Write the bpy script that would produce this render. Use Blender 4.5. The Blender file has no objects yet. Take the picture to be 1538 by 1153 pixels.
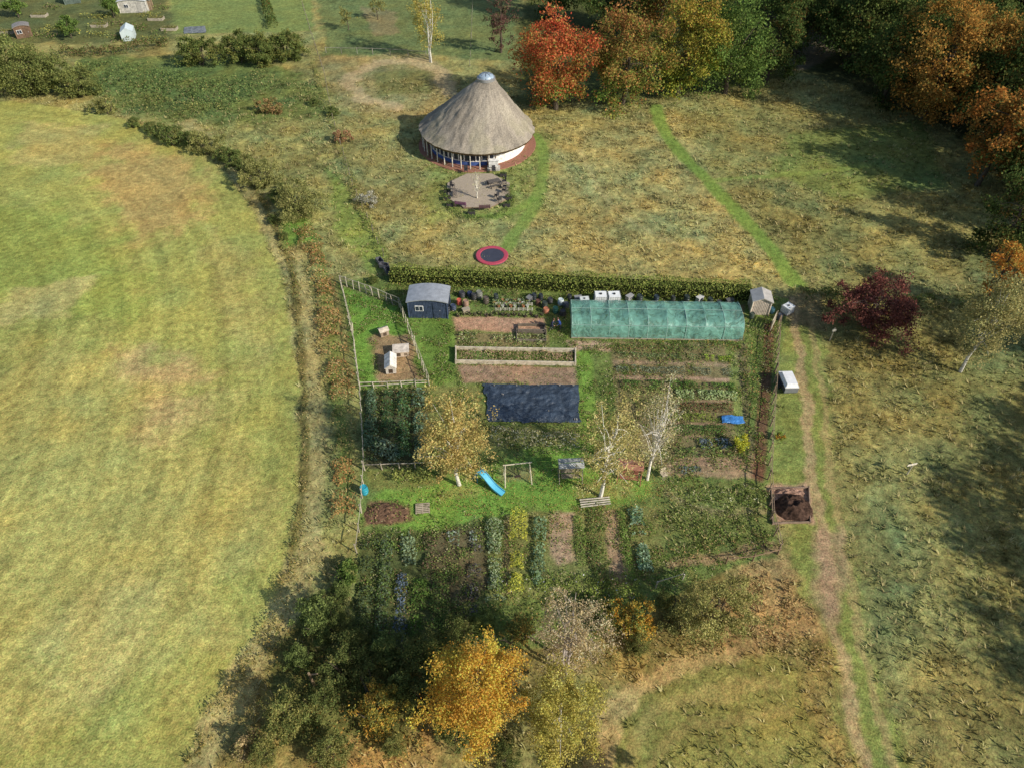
import bpy, math, numpy as np
from mathutils import Vector
rng=np.random.default_rng(7)
H=50.0; PIT=math.radians(45); F=1068.0
sP,cP=math.sin(PIT),math.cos(PIT)
# ---------- survey helper: aerial-survey coordinates -> metres on the ground (or at height z)
def G(a,b,z=0.0):
    u=(a-769)/F; v=(b-576.5)/F
    t=(H-z)/(sP+v*cP)
    return np.array([u*t,(cP-v*sP)*t,z])
def GP(pts): return np.array([G(a,b)[:2] for a,b in pts])
def lin(c):
    c=np.array(c,dtype=float)/255.0
    return np.where(c<=0.04045,c/12.92,((c+0.055)/1.055)**2.4)
K=1.02; DES=.03
def C(r,g,b):
    c=lin((r,g,b))*K; l_=c@np.array([.3,.6,.1]); return c*(1-DES)+l_*DES
# ---------- noise
TAB=np.random.default_rng(3).random((256,256))
def vnoise(x,y,s=0):
    xi=np.floor(x).astype(int); yi=np.floor(y).astype(int)
    fx=x-xi; fy=y-yi; fx=fx*fx*(3-2*fx); fy=fy*fy*(3-2*fy)
    X0=(xi+s*37)%256; X1=(X0+1)%256; Y0=(yi+s*91)%256; Y1=(Y0+1)%256
    return (TAB[X0,Y0]*(1-fx)+TAB[X1,Y0]*fx)*(1-fy)+(TAB[X0,Y1]*(1-fx)+TAB[X1,Y1]*fx)*fy
def fbm(x,y,sc,o=4,s=0):
    r=0;a=1;t=0
    for i in range(o):
        c_,s_=math.cos(i*.9+.4),math.sin(i*.9+.4)
        r=r+a*vnoise((x*c_-y*s_)*sc+17.3*i,(x*s_+y*c_)*sc+5.1*i,s+i); t+=a; a*=.55; sc*=2.03
    return r/t
def sstep(a,b,x):
    t=np.clip((x-a)/(b-a),0,1); return t*t*(3-2*t)
# ---------- mesh builder
class MB:
    def __init__(s): s.V=[];s.L=[];s.S=[];s.C=[];s.M=[];s.n=0
    def add(s,v,f,col,m=0):
        v=np.asarray(v,float); f=np.asarray(f,int)
        s.V.append(v); s.L.append((f+s.n).ravel()); s.S.append(np.full(len(f),f.shape[1]))
        c=np.asarray(col,float)
        if c.ndim==1: c=np.tile(c,(len(v),1))
        s.C.append(c); s.M.append(np.full(len(f),m)); s.n+=len(v)
    def box(s,c,d,col,rz=0,m=0,tilt=0,top=1.0):
        x,y,z=np.array(d)/2.0
        v=np.array([[-x,-y,-z],[x,-y,-z],[x,y,-z],[-x,y,-z],[-x*top,-y*top,z],[x*top,-y*top,z],[x*top,y*top,z],[-x*top,y*top,z]])
        if tilt:
            ct,st=math.cos(tilt),math.sin(tilt); v=v@np.array([[1,0,0],[0,ct,st],[0,-st,ct]])
        cz,sz=math.cos(rz),math.sin(rz); v=v@np.array([[cz,sz,0],[-sz,cz,0],[0,0,1]])
        s.add(v+np.array(c),[[0,3,2,1],[4,5,6,7],[0,1,5,4],[1,2,6,5],[2,3,7,6],[3,0,4,7]],col,m)
    def tube(s,P,R,col,k=6,m=0):
        P=np.asarray(P,float); n=len(P); vs=[]
        a=np.arange(k)*2*math.pi/k
        for i in range(n):
            d=P[min(i+1,n-1)]-P[max(i-1,0)]; d=d/(np.linalg.norm(d)+1e-9)
            up=np.array([0,0,1.]) if abs(d[2])<.9 else np.array([1.,0,0])
            e1=np.cross(d,up); e1/=np.linalg.norm(e1); e2=np.cross(d,e1)
            vs.append(P[i]+R[i]*(np.cos(a)[:,None]*e1+np.sin(a)[:,None]*e2))
        v=np.concatenate(vs); f=[]
        for i in range(n-1):
            for j in range(k):
                j2=(j+1)%k; f.append([i*k+j,i*k+j2,(i+1)*k+j2,(i+1)*k+j])
        s.add(v,f,col,m)
        for e in (0,n-1):
            s.add(v[e*k:(e+1)*k],[list(range(k))],col,m)
    def rev(s,prof,col,k=24,c=(0,0,0),m=0,sh=(0,0)):
        a=np.arange(k)*2*math.pi/k; vs=[]
        for r,z in prof: vs.append(np.stack([r*np.cos(a)+c[0]+sh[0]*z,r*np.sin(a)+c[1]+sh[1]*z,np.full(k,z+c[2])],1))
        f=[[i*k+j,i*k+(j+1)%k,(i+1)*k+(j+1)%k,(i+1)*k+j] for i in range(len(prof)-1) for j in range(k)]
        s.add(np.concatenate(vs),f,col,m)
    def leaves(s,P,size,col,m=0,flat=0.0,r=None,asp=.7,br=1.35):
        r=r or rng; n=len(P)
        if n==0: return
        d=r.normal(size=(n,3)); d[:,2]=np.abs(d[:,2])+flat; d/=np.linalg.norm(d,axis=1)[:,None]
        t=r.normal(size=(n,3)); e1=np.cross(d,t); e1/=np.linalg.norm(e1,axis=1)[:,None]+1e-9; e2=np.cross(d,e1)
        sz=(np.asarray(size)*r.uniform(.6,1.3,n))[:,None]*.5
        v=np.stack([P-e1*sz,P-e2*sz*asp,P+e1*sz,P+e2*sz*asp],1).reshape(-1,3)
        f=np.arange(4*n).reshape(n,4); col=np.minimum(np.asarray(col)*br,.65)
        s.add(v,f,np.repeat(col,4,axis=0) if np.ndim(col)>1 else col,m)
    def build(s,name,mats,loc=(0,0,0),rz=0,smooth=False,parent=None):
        V=np.concatenate(s.V); L=np.concatenate(s.L); S=np.concatenate(s.S)
        me=bpy.data.meshes.new(name); me.vertices.add(len(V)); me.vertices.foreach_set("co",V.astype(np.float32).ravel())
        me.loops.add(len(L)); me.loops.foreach_set("vertex_index",L.astype(np.int32))
        me.polygons.add(len(S)); st=np.concatenate([[0],np.cumsum(S)[:-1]]); me.polygons.foreach_set("loop_start",st.astype(np.int32))
        me.polygons.foreach_set("material_index",np.concatenate(s.M).astype(np.int32))
        me.update(calc_edges=True)
        me.polygons.foreach_set("use_smooth",np.full(len(S),smooth))
        at=me.color_attributes.new("Col",'FLOAT_COLOR','POINT'); cc=np.concatenate(s.C)
        if cc.shape[1]==3: cc=np.concatenate([cc,np.ones((len(cc),1))],1)
        at.data.foreach_set("color",cc.astype(np.float32).ravel())
        for m in mats: me.materials.append(m)
        ob=bpy.data.objects.new(name,me); bpy.context.scene.collection.objects.link(ob)
        ob.location=loc; ob.rotation_euler=(0,0,rz)
        if parent: ob.parent=parent
        return ob
def empty(name,loc=(0,0,0),rz=0):
    o=bpy.data.objects.new(name,None); bpy.context.scene.collection.objects.link(o); o.location=loc; o.rotation_euler=(0,0,rz); return o
# ---------- materials
def newmat(name):
    m=bpy.data.materials.new(name); m.use_nodes=True; nt=m.node_tree
    for n in list(nt.nodes): nt.nodes.remove(n)
    return m,nt,nt.nodes.new('ShaderNodeOutputMaterial')
def N(nt,t,**k):
    n=nt.nodes.new(t)
    for a,b in k.items(): setattr(n,a,b)
    return n
def solid(name,rough=.8,nscale=3.0,var=.35,bump=.2,metal=0,spec=.3,bd=.05):
    m,nt,out=newmat(name); l=nt.links
    b=N(nt,'ShaderNodeBsdfPrincipled'); a=N(nt,'ShaderNodeAttribute',attribute_name='Col')
    g=N(nt,'ShaderNodeNewGeometry'); no=N(nt,'ShaderNodeTexNoise'); no.inputs['Scale'].default_value=nscale; no.inputs['Detail'].default_value=5
    l.new(g.outputs['Position'],no.inputs['Vector'])
    mr=N(nt,'ShaderNodeMapRange'); mr.inputs['From Min'].default_value=.3; mr.inputs['From Max'].default_value=.7
    mr.inputs['To Min'].default_value=1-var; mr.inputs['To Max'].default_value=1+var*.6
    l.new(no.outputs['Fac'],mr.inputs['Value'])
    vm=N(nt,'ShaderNodeVectorMath',operation='SCALE'); l.new(a.outputs['Color'],vm.inputs[0]); l.new(mr.outputs[0],vm.inputs['Scale'])
    l.new(vm.outputs[0],b.inputs['Base Color']); b.inputs['Roughness'].default_value=rough; b.inputs['Metallic'].default_value=metal
    b.inputs['Specular IOR Level'].default_value=spec
    bp=N(nt,'ShaderNodeBump'); bp.inputs['Strength'].default_value=bump; bp.inputs['Distance'].default_value=bd
    l.new(no.outputs['Fac'],bp.inputs['Height']); l.new(bp.outputs[0],b.inputs['Normal'])
    l.new(b.outputs[0],out.inputs[0]); return m
M_sol=solid("weathered_surface"); M_bark=solid("bark",.9,6,.5,.5); M_soil=solid("heap_soil",.95,5,.6,1.0,spec=.05)
M_plast=solid("plastic",.4,2,.12,.05,spec=.5); M_thatch=solid("thatch",.95,7,.35,.6,spec=.05,bd=.08); M_gravel=solid("gravel",.95,12,.35,.3,spec=.05)
M_metal=solid("metal_sheet",.45,2,.2,.1,metal=.3); M_sheet=solid("woven_sheet",.5,1.6,.45,1.0,spec=.5,bd=.25)
def foliage():
    m,nt,out=newmat("foliage"); l=nt.links
    a=N(nt,'ShaderNodeAttribute',attribute_name='Col'); d=N(nt,'ShaderNodeBsdfDiffuse'); t=N(nt,'ShaderNodeBsdfTranslucent')
    mx=N(nt,'ShaderNodeMixShader'); mx.inputs[0].default_value=.35
    l.new(a.outputs['Color'],d.inputs[0]); l.new(a.outputs['Color'],t.inputs[0]); l.new(d.outputs[0],mx.inputs[1]); l.new(t.outputs[0],mx.inputs[2]); l.new(mx.outputs[0],out.inputs[0]); return m
M_leaf=foliage()
def netmat(name,alpha,sc=1.2):
    m,nt,out=newmat(name); l=nt.links
    a=N(nt,'ShaderNodeAttribute',attribute_name='Col'); b=N(nt,'ShaderNodeBsdfPrincipled'); b.inputs['Roughness'].default_value=.4
    t=N(nt,'ShaderNodeBsdfTransparent'); mx=N(nt,'ShaderNodeMixShader')
    g=N(nt,'ShaderNodeNewGeometry'); no=N(nt,'ShaderNodeTexNoise'); no.inputs['Scale'].default_value=sc; no.inputs['Detail'].default_value=6; no.inputs['Distortion'].default_value=1.5
    l.new(g.outputs['Position'],no.inputs['Vector'])
    mr=N(nt,'ShaderNodeMapRange'); mr.inputs['From Min'].default_value=.35; mr.inputs['From Max'].default_value=.65; mr.inputs['To Min'].default_value=alpha-.22; mr.inputs['To Max'].default_value=min(1,alpha+.2)
    l.new(no.outputs['Fac'],mr.inputs['Value']); l.new(mr.outputs[0],mx.inputs[0])
    bp=N(nt,'ShaderNodeBump'); bp.inputs['Strength'].default_value=.8; bp.inputs['Distance'].default_value=.15; l.new(no.outputs['Fac'],bp.inputs['Height']); l.new(bp.outputs[0],b.inputs['Normal'])
    l.new(a.outputs['Color'],b.inputs['Base Color']); l.new(t.outputs[0],mx.inputs[1]); l.new(b.outputs[0],mx.inputs[2]); l.new(mx.outputs[0],out.inputs[0]); return m
M_net=netmat("shade_netting",.62); M_wire=netmat("wire_netting",.22)
def glassmat():
    m,nt,out=newmat("window_glass"); b=N(nt,'ShaderNodeBsdfPrincipled'); b.inputs['Base Color'].default_value=(.03,.04,.06,1); b.inputs['Roughness'].default_value=.1
    nt.links.new(b.outputs[0],out.inputs[0]); return m
M_glass=glassmat()
# ---------- ground land cover
def sdpoly(X,Y,P):
    d=np.full(X.shape,1e9); ins=np.zeros(X.shape,bool); n=len(P)
    for i in range(n):
        a=P[i]; b=P[(i+1)%n]; ex,ey=b-a; wx=X-a[0]; wy=Y-a[1]
        t=np.clip((wx*ex+wy*ey)/(ex*ex+ey*ey+1e-9),0,1)
        d=np.minimum(d,(wx-ex*t)**2+(wy-ey*t)**2)
        if abs(ey)>1e-9:
            c=((a[1]>Y)!=(b[1]>Y))&(X<ex*(Y-a[1])/ey+a[0]); ins^=c
    d=np.sqrt(d); return np.where(ins,-d,d)
def dline(X,Y,P):
    d=np.full(X.shape,1e9)
    for i in range(len(P)-1):
        a=P[i]; b=P[i+1]; ex,ey=b-a; wx=X-a[0]; wy=Y-a[1]
        t=np.clip((wx*ex+wy*ey)/(ex*ex+ey*ey+1e-9),0,1)
        d=np.minimum(d,(wx-ex*t)**2+(wy-ey*t)**2)
    return np.sqrt(d)
def chaikin(P,k=2,closed=False):
    P=np.asarray(P,float)
    for _ in range(k):
        Q=[]; n=len(P)
        if not closed: Q.append(P[0])
        for i in range(n if closed else n-1):
            a=P[i]; b=P[(i+1)%n]; Q+= [a*.75+b*.25,a*.25+b*.75]
        if not closed: Q.append(P[-1])
        P=np.array(Q)
    return P
FIELD=[(-500,110),(0,150),(150,170),(250,200),(330,250),(385,325),(425,420),(443,520),(452,640),(447,740),(430,840),(400,930),(350,1010),(300,1090),(255,1190),(200,1330),(-900,1330),(-900,400)]
EDGE=FIELD[1:16]
GARDEN=[(505,425),(600,412),(1130,440),(1185,448),(1168,560),(1158,720),(1168,835),(1100,850),(1000,905),(900,960),(520,1010),(538,800),(540,590)]
pl='poly'; li='line'
LAY=[
 (pl,[(110,85),(250,85),(400,95),(480,130),(500,180),(330,195),(200,178),(150,165)],(94,110,60),.7,1.5,3,.9),
 (pl,[(200,175),(330,190),(480,175),(530,290),(590,400),(560,420),(440,330),(390,250)],(134,134,82),.7,2,4,.8),
 (pl,[(-200,-40),(255,-40),(262,62),(-100,68)],(94,98,60),.3,1,3,1),
 (pl,[(250,-60),(460,-60),(472,48),(262,52)],(118,130,74),.1,.8,1,1),
 (pl,[(465,-60),(780,-60),(775,95),(640,82),(490,84)],(104,114,70),.35,1,2,1),
 (pl,[(540,10),(590,15),(600,50),(560,55)],(140,122,92),.2,1,2,.6),
 (pl,[(480,85),(640,82),(690,120),(690,165),(600,180),(510,160)],(138,128,86),.5,1,2,.9),
 (li,[(675,140),(665,108),(630,92),(570,92),(528,110),(532,142),(575,160),(600,162)],(172,152,116),.15,1.5,2.4,.8),
 (pl,[(560,108),(640,105),(650,140),(570,145)],(110,112,66),.4,1,1,.8),
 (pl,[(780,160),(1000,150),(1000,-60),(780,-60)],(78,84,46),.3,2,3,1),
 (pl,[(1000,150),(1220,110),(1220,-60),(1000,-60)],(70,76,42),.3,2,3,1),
 (pl,[(1200,110),(1330,150),(1560,260),(1800,300),(1800,-100),(1200,-100)],(74,76,46),.4,2,4,1),
 (pl,[(1190,110),(1235,95),(1275,60),(1290,-60),(1235,-60),(1215,50),(1180,80)],(120,108,90),.05,1,1,.9),
 (pl,[(640,180),(820,200),(815,330),(640,330)],(120,130,68),.5,2,3,.7),
 (pl,[(1000,165),(1330,160),(1480,260),(1500,400),(1230,425),(1120,310)],(126,122,72),.7,2,4,.7),
 (pl,[(1180,200),(1390,185),(1420,280),(1260,300),(1150,262)],(102,120,58),.3,1.5,2,.6),
 (pl,[(830,190),(1000,180),(1180,400),(1120,425),(800,400),(790,330)],(154,144,92),.9,3,5,.75),
 (li,[(985,160),(992,190),(1015,225),(1060,270),(1115,325),(1160,375),(1195,425)],(112,134,60),.05,1.15,.5,.95),
 (li,[(1060,272),(1120,268),(1200,262),(1300,250)],(118,132,64),.2,.6,.5,.7),
 (li,[(805,205),(818,235),(816,270),(800,315),(765,365),(742,395)],(108,130,60),.05,.95,.5,.8),
 (li,[(870,225),(900,290),(960,340),(1040,380)],(164,152,106),.4,.5,.8,.4),
 (li,[(700,325),(760,325),(800,300)],(106,132,56),.1,.6,.5,.6),
 (pl,[(1180,430),(1560,430),(1800,500),(1800,1400),(1330,1400),(1250,800),(1200,560)],(122,118,70),.8,2,4,1),
 (pl,[(1235,540),(1340,560),(1420,700),(1440,900),(1538,1150),(1380,1153),(1300,1000),(1255,800)],(134,128,78),.8,3,5,.7),
 (pl,[(1170,440),(1235,445),(1240,560),(1180,560)],(134,118,82),.2,1,1.5,.9),
 (pl,[(1170,480),(1235,500),(1260,760),(1300,960),(1370,1160),(1250,1160),(1225,960),(1180,830),(1160,700)],(120,128,66),.3,.8,1.5,.95),
 (li,[(1190,450),(1195,520),(1208,600),(1222,700),(1232,800),(1248,900),(1262,1000),(1285,1090),(1305,1180)],(160,136,102),.05,.5,.9,.8),
 (li,[(1215,450),(1222,520),(1236,600),(1248,700),(1262,800),(1280,900),(1300,1000),(1325,1090),(1350,1180)],(154,134,92),.05,.38,.9,.65),
 (pl,[(1215,795),(1265,795),(1270,870),(1240,960),(1222,900)],(152,124,104),.1,.8,1.5,.6),
 (pl,[(420,900),(540,990),(1000,905),(1100,850),(1190,830),(1240,960),(1290,1160),(1320,1320),(200,1320),(300,1100)],(128,116,68),.8,1,2,1),
 (pl,[(1100,845),(1180,830),(1235,960),(1100,990),(1050,960)],(158,132,90),.8,1,2,.8),
 (pl,[(900,1100),(960,1020),(1080,980),(1200,1000),(1260,1180),(1280,1320),(880,1320)],(130,124,66),.4,1,1.5,.95),
 (li,[(880,1200),(905,1100),(950,1040),(1020,1005),(1100,985)],(178,148,100),.3,.8,1.2,.7),
 (li,[(925,1200),(950,1110),(1000,1060),(1070,1035),(1160,1030)],(158,138,84),.2,.5,.8,.5),
 (li,[(960,1200),(990,1130),(1040,1090),(1110,1070),(1190,1070)],(154,134,82),.2,.4,.8,.4),
 (pl,[(480,1120),(640,1110),(640,1250),(400,1250)],(156,128,78),.6,1,2,.8),
 (pl,[(440,900),(520,880),(540,1000),(640,1050),(600,1120),(470,1120),(400,1050)],(90,94,50),.7,1,2,.8),
 (pl,FIELD,(150,149,80),.2,.5,.6,1),
 (pl,[(-200,560),(120,520),(330,600),(400,800),(300,1000),(-100,1160),(-300,900)],(168,158,94),.2,4,8,.6),
 (pl,[(-100,330),(60,300),(220,400),(200,480),(0,460)],(122,142,64),.2,3,6,.5),
 (pl,[(0,430),(120,420),(110,470),(0,480)],(178,162,110),.2,1.5,4,.6),
 (pl,[(160,210),(290,250),(310,330),(220,360),(140,280)],(176,142,92),.2,3.5,6,.65),
 (pl,[(170,525),(300,535),(340,560),(250,580),(180,560)],(182,148,106),.2,2.5,3,.65),
 (pl,[(210,590),(300,590),(270,660),(215,650)],(180,146,102),.2,2.5,3,.6),
 (pl,[(30,180),(150,190),(140,250),(20,240)],(166,150,96),.2,2,4,.6),
 (pl,[(300,340),(360,360),(420,540),(380,560),(330,450)],(158,146,90),.2,2,4,.5),
 (pl,[(60,920),(200,860),(260,940),(120,1060)],(174,160,100),.2,2,4,.5),
 (li,[(280,185),(395,300),(440,400),(464,520),(476,640),(472,760),(455,860),(400,960),(330,1080),(290,1170)],(156,146,98),.4,1.3,1.4,.85),
 (pl,[(465,360),(505,440),(540,590),(540,780),(528,860),(500,880),(480,780),(496,640),(475,480),(455,400)],(132,132,80),.5,.8,1,.9),
 (li,[(470,350),(490,430),(500,520),(512,640),(518,760)],(104,120,58),.4,.6,.8,.7),
 (li,[(340,225),(395,300),(432,380),(447,480),(458,620),(455,740),(440,830)],(106,100,56),.6,.4,.6,.8),
 (pl,[(490,250),(520,280),(590,400),(560,420),(510,360)],(110,132,60),.4,1,1.5,.7),
 (pl,[(420,330),(460,330),(470,360),(430,370)],(104,138,52),.4,.8,1,.8),
 (pl,GARDEN,(102,116,62),.2,.3,.4,1),
 (pl,[(515,432),(600,462),(643,578),(542,582)],(102,136,56),.15,.3,.3,1),
 (pl,[(560,498),(618,500),(632,570),(565,575)],(150,120,94),.1,.6,1.2,.9),
 (pl,[(600,462),(690,468),(680,570),(650,580)],(102,128,58),.1,.5,.5,1),
 (pl,[(680,475),(820,478),(822,500),(684,497)],(162,128,108),.1,.3,.5,.95),
 (pl,[(684,500),(824,503),(826,522),(684,520)],(124,112,80),.15,.3,.5,.9),
 (pl,[(850,512),(925,514),(922,527),(862,527)],(172,146,126),.05,.3,.5,.95),
 (pl,[(682,547),(866,551),(868,580),(695,576)],(150,122,102),.1,.3,.5,.95),
 (pl,[(920,512),(1122,516),(1138,700),(935,700),(925,600)],(116,106,76),.12,.3,.6,.95),
 (li,[(925,566),(1105,570)],(164,136,118),.05,.3,.35,.8),
 (li,[(925,543),(1105,548)],(158,134,114),.05,.3,.35,.6),
 (li,[(1010,602),(1110,603)],(150,124,106),.05,.25,.3,.6),
 (li,[(1000,636),(1090,636)],(154,124,106),.05,.25,.3,.6),
 (li,[(1000,655),(1050,655)],(154,124,106),.05,.25,.3,.6),
 (li,[(1095,520),(1108,600),(1118,690)],(116,130,68),.2,.5,.3,.8),
 (pl,[(1000,690),(1142,682),(1152,722),(1005,716)],(158,128,108),.1,.4,1,.75),
 (pl,[(866,528),(890,528),(898,690),(868,690)],(110,138,58),.1,.3,.4,.95),
 (pl,[(645,580),(720,582),(735,640),(870,645),(870,672),(740,676),(650,700)],(118,120,70),.2,.4,.5,.9),
 (pl,[(545,585),(643,582),(648,700),(548,704)],(78,78,54),.1,.2,.2,.95),
 (pl,[(548,704),(648,704),(650,730),(560,735)],(116,118,64),.2,.3,.4,.9),
 (pl,[(550,735),(690,712),(800,680),(900,680),(930,720),(1000,725),(960,752),(820,765),(700,785),(545,800)],(108,140,58),.15,.8,1.8,.95),
 (pl,[(750,700),(800,700),(800,722),(752,722)],(130,106,86),.1,.5,.5,.6),
 (pl,[(670,730),(720,735),(715,750),(668,746)],(150,140,84),.1,.5,.9,.5),
 (pl,[(860,725),(950,725),(950,745),(860,748)],(140,132,84),.1,.5,.9,.5),
 (pl,[(630,480),(676,478),(680,560),(648,578),(640,530)],(92,118,52),.1,.4,.5,.7),
 (pl,[(550,752),(612,754),(622,778),(585,790),(548,790)],(118,90,70),.2,.4,.8,.9),
 (pl,[(540,805),(640,795),(735,780),(740,900),(690,960),(520,1000)],(80,84,50),.25,.5,.8,.9),
 (pl,[(640,798),(720,790),(735,880),(700,930),(650,880)],(100,86,66),.2,.5,1.2,.7),
 (pl,[(735,775),(990,760),(1000,860),(880,890),(740,905)],(116,116,70),.2,.4,.5,.8),
 (li,[(762,775),(762,890)],(132,110,88),.1,.3,.2,.7),
 (pl,[(822,768),(858,768),(864,840),(835,850),(822,830)],(166,138,118),.05,.4,.6,.85),
 (pl,[(905,765),(924,765),(945,878),(920,880)],(154,128,106),.05,.3,.4,.85),
 (pl,[(1000,735),(1150,724),(1160,815),(1020,850),(985,800)],(110,118,66),.4,.6,.8,.9),
 (li,[(1000,742),(1070,775),(1150,770)],(150,130,100),.1,.4,.8,.5),
 (li,[(1010,850),(1080,838),(1160,822)],(156,126,96),.2,.5,.8,.8),
 (li,[(1156,490),(1152,560),(1145,640),(1140,715)],(106,76,58),.1,.6,.2,.95),
 (pl,[(1155,727),(1217,727),(1220,785),(1165,788)],(164,130,114),.05,.4,.6,.9),
 (pl,[(860,455),(1120,458),(1118,512),(858,507)],(120,106,80),.1,.3,.3,1),
]
LW=[]
for k,p,c,r,s,w,o in LAY:
    P=GP(p)
    if k==li: P=chaikin(P,2)
    elif len(p)>9 and p is not GARDEN: P=chaikin(P,2,True)
    LW.append((k,P,C(*c),r,s,w,o))
EDGEW=chaikin(GP(EDGE),2)
FIELDW=LW[[i for i,x in enumerate(LAY) if x[1] is FIELD][0]][1]
base=C(138,132,82)
def zrough(x,y,r): return r*((fbm(x,y,1.1,4,60)-.5)*.3+(fbm(x,y,.3,3,66)-.5)*.35)
def cover(X,Y):
    n=len(X); col=np.tile(base,(n,1)); ro=np.full(n,.8)
    wx=fbm(X,Y,.35,4,1)-.5; wy=fbm(X,Y,.35,4,9)-.5; ux=fbm(X,Y,1.6,3,2)-.5; uy=fbm(X,Y,1.6,3,11)-.5
    for k,P,c,r,s,w,o in LW:
        pad=s+w+2
        m=(X>P[:,0].min()-pad)&(X<P[:,0].max()+pad)&(Y>P[:,1].min()-pad)&(Y<P[:,1].max()+pad)
        if not m.any(): continue
        x=X[m]+wx[m]*w*1.6+ux[m]*min(w,1.2)*.6; y=Y[m]+wy[m]*w*1.6+uy[m]*min(w,1.2)*.6
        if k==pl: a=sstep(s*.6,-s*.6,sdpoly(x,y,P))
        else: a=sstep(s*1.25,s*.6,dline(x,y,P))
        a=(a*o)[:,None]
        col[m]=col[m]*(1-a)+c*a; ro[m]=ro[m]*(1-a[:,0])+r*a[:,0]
    m=(X<5)&(Y<125)
    sd=sdpoly(X[m],Y[m],FIELDW); de=dline(X[m],Y[m],EDGEW)+ (fbm(X[m],Y[m],.08,2,4)-.5)*2
    inn=sstep(-.5,-3,sd)
    st=np.sin(de*2*math.pi/2.6)*inn*(.3+fbm(X[m],Y[m],.1,3,6)); st2=np.sin(de*2*math.pi/.87)*inn; st3=(fbm(de*.6,X[m]*.02,1,3,33)-.5)*inn
    tr=sum(np.exp(-((de-q_)/.3)**2) for q_ in (9,10.8,24,25.8,38,39.8))*inn*.8
    col[m]*=(1+.10*st+.05*st2+.35*st3-.13*tr)[:,None]
    v=fbm(X,Y,.12,5,20)-.5; v2=fbm(X,Y,.7,5,30)-.5; v3=fbm(X,Y,2.5,3,40)-.5
    k=np.clip(ro*.9+.42,0,1.2)
    col*= (1+k*(.55*v+.85*v2+.6*v3))[:,None]
    h=(fbm(X,Y,.25,5,50)-.5)*k*.9
    col*=np.stack([1+h*.9,1+h*.25,1-h*.2],1)
    return np.clip(col,.012,.7),ro
xs=np.concatenate([[-3000,-1200,-600,-350,-240,-180],np.arange(-150,-45,.6),np.arange(-45,45,.22),np.arange(45,150,.6),[180,240,350,600,1200,3000]])
ys=np.concatenate([[-3000,-1000,-300,-100,-40,-10,0,5],np.arange(10,72,.22),np.arange(72,115,.35),np.arange(115,200,.6),[230,300,450,800,1500,3000]])
XX,YY=np.meshgrid(xs,ys); X=XX.ravel(); Y=YY.ravel()
col,ro=cover(X,Y)
Z=zrough(X,Y,ro)+.02*(fbm(X,Y,2,2,70)-.5)
far=(np.abs(X)>150)|(Y<10)|(Y>200); Z[far]=0
nx,ny=len(xs),len(ys)
i=np.arange(nx*ny).reshape(ny,nx)
fc=np.stack([i[:-1,:-1],i[:-1,1:],i[1:,1:],i[1:,:-1]],-1).reshape(-1,4)
mb=MB(); mb.add(np.stack([X,Y,Z],1),fc,np.concatenate([col,ro[:,None]],1))
def groundmat():
    m,nt,out=newmat("ground_cover"); l=nt.links
    b=N(nt,'ShaderNodeBsdfPrincipled'); b.inputs['Roughness'].default_value=.95; b.inputs['Specular IOR Level'].default_value=.1
    a=N(nt,'ShaderNodeAttribute',attribute_name='Col'); g=N(nt,'ShaderNodeNewGeometry')
    def noise(sc,det,dist=0):
        n=N(nt,'ShaderNodeTexNoise'); n.inputs['Scale'].default_value=sc; n.inputs['Detail'].default_value=det; n.inputs['Distortion'].default_value=dist; n.inputs['Roughness'].default_value=.65
        l.new(g.outputs['Position'],n.inputs['Vector']); return n
    n1=noise(1.6,8,.4); n2=noise(7,4)
    def mr(src,lo,hi):
        r=N(nt,'ShaderNodeMapRange'); r.inputs['From Min'].default_value=.32; r.inputs['From Max'].default_value=.68; r.inputs['To Min'].default_value=lo; r.inputs['To Max'].default_value=hi; l.new(src,r.inputs['Value']); return r.outputs[0]
    f1=mr(n1.outputs['Fac'],.66,1.38); f2=mr(n2.outputs['Fac'],.58,1.46)
    mu=N(nt,'ShaderNodeMath',operation='MULTIPLY'); l.new(f1,mu.inputs[0]); l.new(f2,mu.inputs[1])
    vs=N(nt,'ShaderNodeVectorMath',operation='SCALE'); l.new(a.outputs['Color'],vs.inputs[0]); l.new(mu.outputs[0],vs.inputs['Scale'])
    n3=noise(3.3,5); mx=N(nt,'ShaderNodeMix',data_type='RGBA'); l.new(mr(n3.outputs['Fac'],0,1),mx.inputs['Factor'])
    mx.inputs['A'].default_value=(.90,1.04,.9,1); mx.inputs['B'].default_value=(1.14,1.02,1.0,1)
    vm=N(nt,'ShaderNodeVectorMath',operation='MULTIPLY'); l.new(vs.outputs[0],vm.inputs[0]); l.new(mx.outputs['Result'],vm.inputs[1])
    l.new(vm.outputs[0],b.inputs['Base Color'])
    bp=N(nt,'ShaderNodeBump'); bp.inputs['Strength'].default_value=.7; bp.inputs['Distance'].default_value=.14
    l.new(n1.outputs['Fac'],bp.inputs['Height'])
    bp2=N(nt,'ShaderNodeBump'); bp2.inputs['Strength'].default_value=.7; bp2.inputs['Distance'].default_value=.05
    l.new(n2.outputs['Fac'],bp2.inputs['Height']); l.new(bp.outputs[0],bp2.inputs['Normal']); l.new(bp2.outputs[0],b.inputs['Normal'])
    l.new(b.outputs[0],out.inputs[0]); return m
mb.build("ground",[groundmat()],smooth=True)
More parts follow.
